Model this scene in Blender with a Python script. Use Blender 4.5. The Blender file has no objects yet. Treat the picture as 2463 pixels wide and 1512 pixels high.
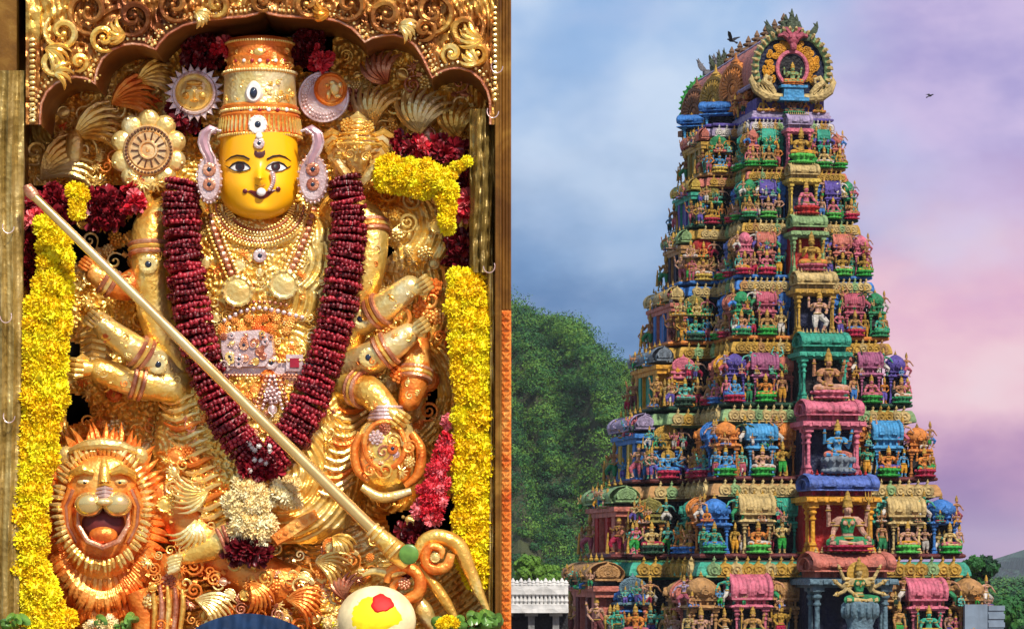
import bpy, math, random
import numpy as np
from mathutils import Vector, Matrix, Euler

scene = bpy.context.scene
R = math.radians
# ------------------------------------------------------------------ camera
EYE = 10.0            # eye height: the photographer stands on a roof terrace
FD = 7694.0           # focal length in units of a 2462 px wide picture
HX, HY = 1231.0, 1375.0
cam_d = bpy.data.cameras.new('camera')
cam = bpy.data.objects.new('camera', cam_d)
scene.collection.objects.link(cam)
cam.location = (0, 0, EYE)
cam.rotation_euler = (R(90), 0, 0)
cam_d.sensor_width = 36.0
cam_d.lens = FD / 2462.0 * 36.0
cam_d.shift_y = (HY - 756.0) / 2462.0
cam_d.clip_start = 0.1
cam_d.clip_end = 20000
scene.camera = cam

# ------------------------------------------------------------------ sky
SUN_EL, SUN_AZ = R(45), R(24)     # sun low behind the camera, to its right
world = bpy.data.worlds.new('World'); scene.world = world
world.use_nodes = True
wn, wl = world.node_tree.nodes, world.node_tree.links
wn.clear()
def W(kind, **kw):
    n = wn.new(kind)
    for k, v in kw.items(): setattr(n, k, v)
    return n
def wmath(op, a, b=None, clamp=False):
    n = W('ShaderNodeMath', operation=op); n.use_clamp = clamp
    for i, x in enumerate((a, b)):
        if x is None: continue
        if isinstance(x, (int, float)): n.inputs[i].default_value = x
        else: wl.new(x, n.inputs[i])
    return n.outputs[0]
def wrange(x, a, b, c=0.0, d=1.0):
    n = W('ShaderNodeMapRange', interpolation_type='SMOOTHSTEP')
    wl.new(x, n.inputs[0])
    for i, v in enumerate((a, b, c, d)): n.inputs[i + 1].default_value = v
    return n.outputs[0]
def wmix(f, a, b):
    n = W('ShaderNodeMix', data_type='RGBA')
    if isinstance(f, (int, float)): n.inputs[0].default_value = f
    else: wl.new(f, n.inputs[0])
    for i, x in ((6, a), (7, b)):
        if isinstance(x, tuple): n.inputs[i].default_value = (*x, 1)
        else: wl.new(x, n.inputs[i])
    return n.outputs[2]
def srgb(r, g, b):
    f = lambda c: (c / 255 / 12.92) if c / 255 <= 0.04045 else ((c / 255 + 0.055) / 1.055) ** 2.4
    return (f(r), f(g), f(b))
tc = W('ShaderNodeTexCoord')
sep = W('ShaderNodeSeparateXYZ'); wl.new(tc.outputs['Generated'], sep.inputs[0])
dx, dy, dz = sep.outputs
def wnoise(scale, sx, sz, detail=4, rough=0.5, off=0.0):
    mp = W('ShaderNodeMapping'); wl.new(tc.outputs['Generated'], mp.inputs[0])
    mp.inputs['Scale'].default_value = (sx, 1, sz); mp.inputs['Location'].default_value = (off, off, 0)
    n = W('ShaderNodeTexNoise'); n.inputs['Scale'].default_value = scale
    n.inputs['Detail'].default_value = detail; n.inputs['Roughness'].default_value = rough
    wl.new(mp.outputs[0], n.inputs['Vector']); return n.outputs[0]
n1 = wnoise(14, 1, 1.3, 4, .5)
n2 = wnoise(18, .8, 1.5, 5, .55, 3.0)
n3 = wnoise(22, .8, 1.5, 5, .5, 7.3)
xw = wmath('ADD', dx, wmath('MULTIPLY', wmath('SUBTRACT', n1, .5), .10))
zw = wmath('ADD', dz, wmath('MULTIPLY', wmath('SUBTRACT', n2, .5), .10))
blue = wmix(wrange(n1, .36, .62), srgb(152, 188, 234), srgb(208, 226, 250))
storm = wmix(wrange(n2, .3, .7), srgb(80, 124, 178), srgb(112, 154, 204))
c = wmix(wrange(zw, .065, .165), storm, blue)
lilac = wmix(wrange(n2, .35, .65), srgb(172, 160, 216), srgb(214, 194, 234))
c = wmix(wrange(xw, .065, .135), c, lilac)
glow = wmix(wrange(n3, .28, .70), srgb(226, 166, 206), srgb(255, 212, 218))
dusk = wmix(wrange(n3, .28, .70), srgb(150, 104, 172), srgb(206, 148, 192))
pink = wmix(wrange(zw, .015, .06), dusk, glow)
lowf = wrange(zw, .135, .075)
c = wmix(wmath('MULTIPLY', wrange(xw, .07, .11), lowf), c, pink)
veil = wmix(wrange(n3, .5, .75), c, srgb(222, 222, 246))
c = wmix(.25, c, veil)
sky = W('ShaderNodeTexSky', sky_type='NISHITA')
sky.sun_disc = False; sky.sun_elevation = SUN_EL; sky.sun_rotation = R(180) - SUN_AZ
skys = W('ShaderNodeVectorMath', operation='SCALE'); wl.new(sky.outputs[0], skys.inputs[0]); skys.inputs['Scale'].default_value = .06
tot = wmix(.9, skys.outputs[0], c)
bg = W('ShaderNodeBackground'); wl.new(tot, bg.inputs[0]); bg.inputs[1].default_value = .82
wo = W('ShaderNodeOutputWorld'); wl.new(bg.outputs[0], wo.inputs[0])

# ------------------------------------------------------------------ sun and exposure
sl = bpy.data.lights.new('sun', 'SUN'); sl.energy = 4.8; sl.angle = R(5); sl.color = (1.0, .93, .82)
sun = bpy.data.objects.new('sun', sl); scene.collection.objects.link(sun)
to_sun = Vector((math.sin(SUN_AZ) * math.cos(SUN_EL), -math.cos(SUN_AZ) * math.cos(SUN_EL), math.sin(SUN_EL)))
sun.rotation_euler = to_sun.to_track_quat('Z', 'Y').to_euler()
sun.location = (20, -20, 40)
vs = scene.view_settings
vs.view_transform = 'Standard'; vs.look = 'None'; vs.gamma = 1; vs.exposure = 0.3
vs.use_curve_mapping = False

# ------------------------------------------------------------------ helpers
COL = scene.collection
rnd = random.Random(11)

class MB:
    def __init__(s): s.v = []; s.f = []; s.m = []
    def add(s, vs, fs, m=0):
        o = len(s.v)
        s.v.extend([(float(p[0]), float(p[1]), float(p[2])) for p in vs])
        s.f.extend([tuple(i + o for i in f) for f in fs]); s.m.extend([m] * len(fs))
    def box(s, x0, x1, y0, y1, z0, z1, m=0, tx=0.0, ty=0.0):
        a = [(x0, y0, z0), (x1, y0, z0), (x1, y1, z0), (x0, y1, z0),
             (x0 + tx, y0 + ty, z1), (x1 - tx, y0 + ty, z1), (x1 - tx, y1 - ty, z1), (x0 + tx, y1 - ty, z1)]
        s.add(a, [(3, 2, 1, 0), (4, 5, 6, 7), (0, 1, 5, 4), (1, 2, 6, 5), (2, 3, 7, 6), (3, 0, 4, 7)], m)
    def tube(s, pts, rad, n=8, m=0, flat=1.0, caps=True, closed=False):
        pts = [Vector(p) for p in pts]; k = len(pts)
        if not hasattr(rad, '__len__'): rad = [rad] * k
        vs = []; up = None
        for i, p in enumerate(pts):
            if closed: t = pts[(i + 1) % k] - pts[i - 1]
            else: t = pts[min(i + 1, k - 1)] - pts[max(i - 1, 0)]
            t = t.normalized() if t.length > 1e-9 else Vector((0, 0, 1))
            if up is None:
                up = Vector((1, 0, 0)) if abs(t.x) < .8 else Vector((0, 1, 0))
            a = (up - t * up.dot(t))
            a = a.normalized() if a.length > 1e-6 else t.orthogonal().normalized()
            b = t.cross(a); up = a
            for j in range(n):
                w = 2 * math.pi * j / n
                o = a * math.cos(w) * rad[i] + b * math.sin(w) * rad[i]
                if flat != 1.0: o.y *= flat
                vs.append(p + o)
        fs = []
        for i in range(k if closed else k - 1):
            i2 = (i + 1) % k
            for j in range(n):
                j2 = (j + 1) % n
                fs.append((i * n + j, i * n + j2, i2 * n + j2, i2 * n + j))
        if caps and not closed:
            fs.append(tuple(range(n - 1, -1, -1))); fs.append(tuple((k - 1) * n + j for j in range(n)))
        s.add(vs, fs, m)
    def ell(s, c, r, nu=10, nv=6, m=0):
        if not hasattr(r, '__len__'): r = (r, r, r)
        vs = [(c[0], c[1], c[2] - r[2])]
        for i in range(1, nv):
            a = -math.pi / 2 + math.pi * i / nv
            for j in range(nu):
                w = 2 * math.pi * j / nu
                vs.append((c[0] + r[0] * math.cos(a) * math.cos(w), c[1] + r[1] * math.cos(a) * math.sin(w), c[2] + r[2] * math.sin(a)))
        vs.append((c[0], c[1], c[2] + r[2])); t = len(vs) - 1; fs = []
        for j in range(nu):
            j2 = (j + 1) % nu
            fs.append((0, 1 + j2, 1 + j)); fs.append((t, t - nu + j, t - nu + j2))
            for i in range(nv - 2):
                fs.append((1 + i * nu + j, 1 + i * nu + j2, 1 + (i + 1) * nu + j2, 1 + (i + 1) * nu + j))
        s.add(vs, fs, m)
    def lathe(s, prof, n=12, c=(0, 0, 0), m=0, sy=1.0, axis='z', square=False):
        vs = []; fs = []; k = len(prof)
        for r, z in prof:
            for j in range(n):
                w = 2 * math.pi * (j + (.5 if square else 0)) / n
                x, y = r * math.cos(w), r * math.sin(w) * sy
                if axis == 'z': vs.append((c[0] + x, c[1] + y, c[2] + z))
                else: vs.append((c[0] + x, c[1] - z, c[2] + y))   # axis towards -y (the viewer)
        for i in range(k - 1):
            for j in range(n):
                j2 = (j + 1) % n
                fs.append((i * n + j, i * n + j2, (i + 1) * n + j2, (i + 1) * n + j))
        fs.append(tuple(range(n - 1, -1, -1))); fs.append(tuple((k - 1) * n + j for j in range(n)))
        s.add(vs, fs, m)
    def prism(s, out, y0, y1, m=0, bev=0.0):
        """outline in x,z (counter-clockwise seen from -y) given depth; y0 is the front"""
        n = len(out); vs = []
        cx = sum(p[0] for p in out) / n; cz = sum(p[1] for p in out) / n
        b = 1 - bev
        rings = [(1.0, y1), (1.0, y0 + (y1 - y0) * .3 if bev else y0)]
        if bev: rings.append((b, y0))
        for sc, y in rings:
            vs += [(cx + (p[0] - cx) * sc, y, cz + (p[1] - cz) * sc) for p in out]
        fs = []
        for k in range(len(rings) - 1):
            for i in range(n):
                j = (i + 1) % n
                fs.append((k * n + j, k * n + i, (k + 1) * n + i, (k + 1) * n + j))
        l = len(rings) - 1
        fs.append(tuple(l * n + i for i in range(n))); fs.append(tuple(range(n - 1, -1, -1)))
        s.add(vs, fs, m)
    def ring(s, c, r, t, n=16, k=6, m=0, axis='y', sx=1.0):
        pts = []
        for j in range(n):
            w = 2 * math.pi * j / n
            if axis == 'y': pts.append((c[0] + r * sx * math.cos(w), c[1], c[2] + r * math.sin(w)))
            else: pts.append((c[0] + r * sx * math.cos(w), c[1] + r * math.sin(w), c[2]))
        s.tube(pts, t, k, m, closed=True)
    def mesh(s, name, mats=(), sharp=40, smooth=True):
        me = bpy.data.meshes.new(name)
        me.from_pydata(s.v, [], s.f)
        for m in mats: me.materials.append(m)
        if len(mats) > 1 and any(s.m): me.polygons.foreach_set('material_index', s.m)
        if smooth and s.f:
            me.shade_smooth(); me.set_sharp_from_angle(angle=R(sharp))
        me.update()
        return me

def link(name, data, parent=None, loc=(0, 0, 0), rot=(0, 0, 0), sc=(1, 1, 1), mats=None):
    o = bpy.data.objects.new(name, data); COL.objects.link(o)
    o.location = loc; o.rotation_euler = rot
    o.scale = sc if hasattr(sc, '__len__') else (sc, sc, sc)
    if parent is not None: o.parent = parent
    if mats:
        for i, m in enumerate(mats):
            if m is None: continue
            o.material_slots[i].link = 'OBJECT'; o.material_slots[i].material = m
    return o
def tag(o, label=None, cat=None, group=None, kind=None):
    if label: o['label'] = label
    if cat: o['category'] = cat
    if group: o['group'] = group
    if kind: o['kind'] = kind
    return o

# ------------------------------------------------------------------ materials
MATS = {}
def nodes(name):
    m = bpy.data.materials.new(name); m.use_nodes = True
    nt = m.node_tree; b = nt.nodes['Principled BSDF']
    return m, nt, b
def nn(nt, kind, ins=None, **kw):
    n = nt.nodes.new(kind)
    for k, v in kw.items(): setattr(n, k, v)
    for k, v in (ins or {}).items():
        if isinstance(v, bpy.types.NodeSocket): nt.links.new(v, n.inputs[k])
        else: n.inputs[k].default_value = v
    return n
def ramp(nt, src, stops):
    n = nt.nodes.new('ShaderNodeValToRGB'); nt.links.new(src, n.inputs[0])
    e = n.color_ramp.elements
    while len(e) < len(stops): e.new(.5)
    for i, (p, c) in enumerate(stops):
        e[i].position = p; e[i].color = (*c, 1) if hasattr(c, '__len__') else (c, c, c, 1)
    return n.outputs[0]
def mul(c, k): return tuple(min(1, x * k) for x in c)
def paint(rgb, rough=.5, var=.22, scale=2.0, grime=.68, bump=.25, key=None):
    key = key or ('p', rgb, rough, scale)
    if key in MATS: return MATS[key]
    m, nt, b = nodes('painted_stucco')
    tcn = nn(nt, 'ShaderNodeTexCoord')
    geo = nn(nt, 'ShaderNodeNewGeometry')
    a = nn(nt, 'ShaderNodeTexNoise', {'Vector': geo.outputs['Position'], 'Scale': scale, 'Detail': 6.0, 'Roughness': .65})
    g = nn(nt, 'ShaderNodeTexNoise', {'Vector': geo.outputs['Position'], 'Scale': scale * .55, 'Detail': 8.0, 'Roughness': .75})
    col = ramp(nt, a.outputs[0], [(.3, mul(rgb, 1 - var)), (.52, rgb), (.72, tuple(min(1, c * (1 + var) + .02) for c in rgb))])
    gf = ramp(nt, g.outputs[0], [(.50, 0.0), (.68, grime)])
    mpz = nn(nt, 'ShaderNodeMapping', {'Vector': geo.outputs['Position'], 'Scale': (scale * 1.6, scale * 1.6, scale * .22)})
    st = nn(nt, 'ShaderNodeTexNoise', {'Vector': mpz.outputs[0], 'Scale': 1.0, 'Detail': 4.0, 'Roughness': .6})
    sf = ramp(nt, st.outputs[0], [(.47, 0.0), (.64, grime)])
    gmx = nn(nt, 'ShaderNodeMath', {0: gf, 1: sf}, operation='MAXIMUM'); gf = gmx.outputs[0]
    mx = nn(nt, 'ShaderNodeMix', {0: gf, 6: col, 7: (*[c * .35 + .012 for c in rgb], 1)}, data_type='RGBA')
    nt.links.new(mx.outputs[2], b.inputs['Base Color'])
    vo = nn(nt, 'ShaderNodeTexVoronoi', {'Vector': geo.outputs['Position'], 'Scale': scale * 3.2})
    hs = nn(nt, 'ShaderNodeMath', {0: a.outputs[0], 1: vo.outputs['Distance']}, operation='ADD')
    bp = nn(nt, 'ShaderNodeBump', {'Height': hs.outputs[0], 'Strength': min(1, bump * 2.4), 'Distance': .16 / scale})
    nt.links.new(bp.outputs[0], b.inputs['Normal'])
    b.inputs['Roughness'].default_value = max(rough, .6); b.inputs['Specular IOR Level'].default_value = .18
    MATS[key] = m; return m

# ================================================================== TERRAIN
def P(px, py, Y):
    """world point seen at picture position px,py when it stands Y metres away"""
    return Vector(((px - HX) / FD * Y, Y, EYE + (HY - py) / FD * Y))

m_ground, nt, b = nodes('earth_ground')
a = nn(nt, 'ShaderNodeTexNoise', {'Scale': .08, 'Detail': 8.0, 'Roughness': .7})
geo = nn(nt, 'ShaderNodeNewGeometry'); nt.links.new(geo.outputs['Position'], a.inputs['Vector'])
nt.links.new(ramp(nt, a.outputs[0], [(.3, (.10, .085, .055)), (.55, (.20, .165, .11)), (.75, (.07, .10, .035))]), b.inputs['Base Color'])
b.inputs['Roughness'].default_value = .95
g = MB(); N = 40
for j in range(N + 1):
    for i in range(N + 1):
        g.v.append((-6000 + 12000 * i / N, -1500 + 12000 * j / N, 0))
for j in range(N):
    for i in range(N):
        q = j * (N + 1) + i; g.f.append((q, q + 1, q + N + 2, q + N + 1)); g.m.append(0)
tag(link('ground', g.mesh('ground', [m_ground], smooth=False)), kind='structure')

# ================================================================== TEMPLE TOWER
ROT = math.atan2(.184, .983)
AX, AY = (2022 - HX) / FD * 160, 160.0
tower = link('temple_tower', None, None, (AX, AY, 0), (0, 0, ROT))
tag(tower, 'tall tapering temple tower crowded with brightly painted statues, under a barrel roof', 'temple tower')
cR, sR = math.cos(ROT), math.sin(ROT)
def depth(u, v): return AY + v * cR + u * sR
def axis_px(v): return HX + FD * (AX - v * sR) / depth(0, v)
def v_for(px):
    lo, hi = -5, 40
    for _ in range(50):
        mid = (lo + hi) / 2
        if axis_px(mid) > px: lo = mid
        else: hi = mid
    return lo
def u_at(px, v):
    """local u of picture column px on the plane v"""
    k = (px - HX) / FD
    return (k * (AY + v * cR) - (AX - v * sR)) / (cR - k * sR)
def z_at(py, u, v): return EYE + (HY - py) / FD * depth(u, v)

#       floor  cx   hw  shoulder_left  left_silhouette  return_depth
TI = [(1545, 2022, 365, 1485, 1362, 6.0),
      (1330, 2003, 310, 1526, 1408, 6.0),
      (1145, 1985, 262, 1568, 1468, 5.6),
      (968, 1968, 220, 1612, 1516, 4.6),
      (808, 1950, 183, 1640, 1553, 4.4),
      (662, 1935, 158, 1661, 1594, 4.0),
      (525, 1925, 135, 1682, 1616, 3.5),
      (403, 1915, 115, 1703, 1640, 3.0),
      (284, 1905, 97, 1716, 1660, 2.6)]
class T: pass
tiers = []
for fl, cx, hw, sL, sil, r in TI:
    t = T(); t.v0 = v_for(cx); t.a = u_at(cx + hw, t.v0); t.r = r; t.v1 = t.v0 + r
    t.s = -u_at(sL, t.v1); t.k = hw / 310.0; t.p = .85 * t.k; t.g = 1.3 * t.k
    t.b0 = t.v1 + t.g; t.zf = z_at(fl, 0, t.v0)
    # bay length so that its far corner meets the silhouette
    t.b1 = t.b0 + 2.0
    for _ in range(60):
        u, v = -(t.s + t.p), t.b1
        px = HX + FD * (AX + u * cR - v * sR) / depth(u, v)
        if px > sil: t.b1 += .1
    t.vk = 25.6 - .1 * len(tiers)
    tiers.append(t)
for i, t in enumerate(tiers[:-1]): t.H = tiers[i + 1].zf - t.zf
tiers[-1].H = 2.2

def poly(t):
    a, s, p = t.a, t.s, t.p
    e = t.b1 + .35 * t.k; ab = a * .8
    return [(-a, t.v0), (a, t.v0), (a, t.vk), (-ab, t.vk), (-ab, e), (-s, e), (-s, t.b1),
            (-s - p, t.b1), (-s - p, t.b0), (-s, t.b0), (-s, t.v1), (-a, t.v1)]
def sweep(mb, pl, prof, m=0, cap=True, mats=None):
    n = len(pl); offs = []
    for i in range(n):
        p0, p1, p2 = pl[i - 1], pl[i], pl[(i + 1) % n]
        def nrm(p, q):
            d = math.hypot(q[0] - p[0], q[1] - p[1]); return ((q[1] - p[1]) / d, -(q[0] - p[0]) / d)
        n1, n2 = nrm(p0, p1), nrm(p1, p2)
        offs.append((n1[0] + n2[0], n1[1] + n2[1]))
    vs = []
    for o, z in prof:
        vs += [(pl[i][0] + offs[i][0] * o, pl[i][1] + offs[i][1] * o, z) for i in range(n)]
    for k in range(len(prof) - 1):
        fs = [(k * n + (i + 1) % n, k * n + i, (k + 1) * n + i, (k + 1) * n + (i + 1) % n) for i in range(n)]
        mb.add(vs[k * n:(k + 2) * n], [tuple(x - k * n for x in f) for f in fs], mats[k] if mats else m)
    if cap: mb.add(vs[:n], [tuple(range(n))], m)

# palette: paint colours; black also puts shade into walls behind the shrines
C = dict(
    pink=(.76, .19, .27), rose=(.52, .11, .16), salmon=(.66, .20, .14), red=(.55, .025, .02), crimson=(.50, .02, .07), maroon=(.16, .03, .03),
    orange=(.80, .27, .05), amber=(.85, .40, .03), tan=(.55, .29, .10), gold=(.58, .34, .05), cream=(.68, .50, .20), yellow=(.72, .50, .08),
    olive=(.28, .24, .05), blue=(.05, .22, .62), azure=(.08, .38, .72), navy=(.012, .018, .06), steel=(.14, .24, .30), violet=(.13, .09, .40),
    indigo=(.12, .20, .58), mauve=(.42, .12, .24), teal=(.05, .42, .28), green=(.03, .30, .11), leaf=(.03, .38, .05), pale=(.30, .48, .20),
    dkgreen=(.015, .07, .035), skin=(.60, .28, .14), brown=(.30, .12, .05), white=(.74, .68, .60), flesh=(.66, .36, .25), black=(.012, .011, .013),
    sea=(.12, .55, .45), grey=(.22, .27, .32), lilac=(.45, .36, .55), bright=(.10, .55, .08))
C = {k: tuple(x * .62 for x in v) for k, v in C.items()}
def pc(n): return paint(C[n])
PH = pc('tan')

TD = [  # per storey: kuta, shala, panjara, bay, bay back, bay roof, cornice above, moulding above, kudu, wall, door, bay barrel, shoulder kudu
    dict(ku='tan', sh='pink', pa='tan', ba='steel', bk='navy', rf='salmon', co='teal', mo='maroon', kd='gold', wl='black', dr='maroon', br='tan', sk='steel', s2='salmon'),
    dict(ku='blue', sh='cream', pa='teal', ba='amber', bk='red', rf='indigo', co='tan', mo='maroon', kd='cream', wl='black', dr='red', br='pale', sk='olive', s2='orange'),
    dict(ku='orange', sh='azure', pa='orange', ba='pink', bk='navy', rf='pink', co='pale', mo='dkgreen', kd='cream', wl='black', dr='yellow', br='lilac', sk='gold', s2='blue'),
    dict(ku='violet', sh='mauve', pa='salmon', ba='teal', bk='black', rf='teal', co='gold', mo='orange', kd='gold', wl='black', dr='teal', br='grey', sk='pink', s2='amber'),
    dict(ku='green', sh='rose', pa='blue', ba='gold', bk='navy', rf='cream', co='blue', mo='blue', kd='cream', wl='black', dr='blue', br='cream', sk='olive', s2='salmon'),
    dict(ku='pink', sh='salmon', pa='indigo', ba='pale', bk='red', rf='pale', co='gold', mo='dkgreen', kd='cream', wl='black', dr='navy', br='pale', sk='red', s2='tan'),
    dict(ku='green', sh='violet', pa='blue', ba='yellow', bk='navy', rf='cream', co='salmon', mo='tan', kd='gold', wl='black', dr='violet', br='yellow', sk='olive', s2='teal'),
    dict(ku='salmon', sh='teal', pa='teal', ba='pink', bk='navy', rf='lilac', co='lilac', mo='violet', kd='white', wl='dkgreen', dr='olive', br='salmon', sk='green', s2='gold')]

# ---------------------------------------------------------------- unit meshes
def col_mesh():
    mb = MB()
    mb.box(-.5, .5, -.5, .5, 0, .07); mb.box(-.42, .42, -.42, .42, .07, .10)
    mb.lathe([(.36, .10), (.48, .14), (.36, .18), (.27, .22), (.25, .50), (.24, .66), (.38, .68), (.38, .71), (.25, .73), (.25, .77), (.46, .82), (.46, .85), (.30, .88), (.5, .93)], 10)
    mb.box(-.55, .55, -.55, .55, .93, 1.0)
    return mb.mesh('column', [PH])
ME_COL = col_mesh()
def finial_mesh():
    mb = MB(); mb.lathe([(.28, 0), (.5, .12), (.5, .3), (.2, .42), (.3, .5), (.3, .58), (.12, .7), (.02, 1.0)], 8)
    return mb.mesh('finial', [PH])
ME_FIN = finial_mesh()
def kudu_mesh():
    mb = MB()
    out = []
    for j in range(13):
        w = R(-50) + R(280) * j / 12
        out.append((.5 * math.cos(w), .42 + .44 * math.sin(w)))
    out.insert(7, (0, 1.08))
    mb.prism(out, -.16, .2, 0, .12)
    mb.ring((0, -.17, .42), .24, .06, 12, 5)
    mb.ell((0, -.16, .42), (.12, .08, .12), 8, 5)
    mb.box(-.55, .55, -.1, .2, -.02, .1)
    mb.lathe([(.08, 1.0), (.13, 1.08), (.05, 1.16), (.01, 1.3)], 6)
    return mb.mesh('cornice_arch', [PH])
ME_KUDU = kudu_mesh()
def ent_mesh(sq=True):
    """entablature block with a small colonnade storey over it: z 0..1, width 1, depth 1"""
    mb = MB()
    mb.box(-.5, .5, -.5, .5, 0, .12); mb.box(-.44, .44, -.44, .44, .12, .18)
    mb.box(-.58, .58, -.58, .58, .18, .40, tx=.05, ty=.05)
    for x in (-.38, 0, .38):
        mb.box(x - .09, x + .09, -.6, -.5, .20, .36)
    mb.box(-.46, .46, -.46, .46, .40, .46)
    mb.box(-.30, .30, -.30, .30, .46, .86)
    for x in (-.36, -.12, .12, .36):
        for y in (-.36, .36): mb.tube([(x, y, .46), (x, y, .86)], .05, 6)
    mb.box(-.46, .46, -.46, .46, .86, 1.0)
    return mb.mesh('entablature', [PH])
ME_ENT = ent_mesh()
def dome_mesh():
    mb = MB()
    mb.box(-.5, .5, -.5, .5, 0, .07)
    mb.lathe([(.50, .07), (.62, .22), (.66, .38), (.62, .55), (.48, .74), (.28, .88), (.12, .96)], 12)
    for j in range(4):
        w = j * math.pi / 2
        s = MB(); out = [(.2 * math.cos(R(-30) + R(240) * i / 10), .30 + .2 * math.sin(R(-30) + R(240) * i / 10)) for i in range(11)]
        out.insert(6, (0, .62)); s.prism(out, -.72, -.4, 0, .15); s.ring((0, -.72, .3), .11, .03, 10, 4)
        mb.add([(x * math.cos(w) - y * math.sin(w), x * math.sin(w) + y * math.cos(w), z) for x, y, z in s.v], s.f)
    for j in range(12):
        w = 2 * math.pi * j / 12
        mb.ell((.62 * math.cos(w), .62 * math.sin(w), .12), .05, 6, 4)
    return mb.mesh('dome', [PH])
ME_DOME = dome_mesh()
def barrel_mesh(ribs=9):
    """barrel roof running along x; z 0..1; gables at both ends"""
    mb = MB()
    sec = [(-.52, 0), (-.56, .10), (-.60, .28), (-.58, .48), (-.46, .70), (-.28, .88), (0, .98), (.28, .88), (.46, .70), (.58, .48), (.60, .28), (.56, .10), (.52, 0)]
    def ringat(x, s): return [(x, y * s, z * s if s < 1 else z) for y, z in sec]
    xs = [(-.44, 1), (.44, 1)]
    n = len(sec); vs = ringat(-.44, 1) + ringat(.44, 1)
    mb.add(vs, [(i, i + 1, n + i + 1, n + i) for i in range(n - 1)] + [tuple(range(n - 1, -1, -1)), tuple(range(n, 2 * n))])
    for e in (-1, 1):      # flared gable rims
        for k, (x, s) in enumerate(((.44, 1.1),)):
            mb.tube([(e * (x + .02), y * s, z * 1.06) for y, z in sec], .06, 6)
            mb.tube([(e * (x + .06), y * .7, z * .72) for y, z in sec], .045, 5)
    for i in range(ribs):
        x = -.40 + .8 * i / (ribs - 1)
        mb.tube([(x, y * 1.015, z * 1.01) for y, z in sec[1:7]], .018, 4)
    mb.box(-.5, .5, -.62, .62, -.1, .0)
    for x in (-.22, .22):
        out = [(x + .10 * math.cos(R(-30) + R(240) * i / 8), .22 + .13 * math.sin(R(-30) + R(240) * i / 8)) for i in range(9)]
        out.insert(5, (x, .44)); mb.prism(out, -.70, -.5, 0, .2)
    mb.box(-.46, .46, -.06, .06, .94, 1.04)
    return mb.mesh('barrel_roof', [PH])
ME_BAR = barrel_mesh()
ME_BOX = (lambda mb: (mb.box(-.5, .5, -.5, .5, 0, .995), mb.mesh('shade_box', [PH], smooth=False))[1])(MB())
def lotus_mesh():
    mb = MB()
    mb.lathe([(.42, 0), (.50, .12), (.40, .28), (.36, .40), (.46, .62), (.5, .85), (.44, 1.0)], 14, sy=.8)
    for j in range(14):
        w = 2 * math.pi * j / 14
        mb.ell((.47 * math.cos(w), .38 * math.sin(w), .78), (.10, .08, .2), 6, 4)
        mb.ell((.47 * math.cos(w), .38 * math.sin(w), .16), (.10, .08, .13), 6, 4)
    return mb.mesh('pedestal', [PH])
ME_LOTUS = lotus_mesh()

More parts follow.
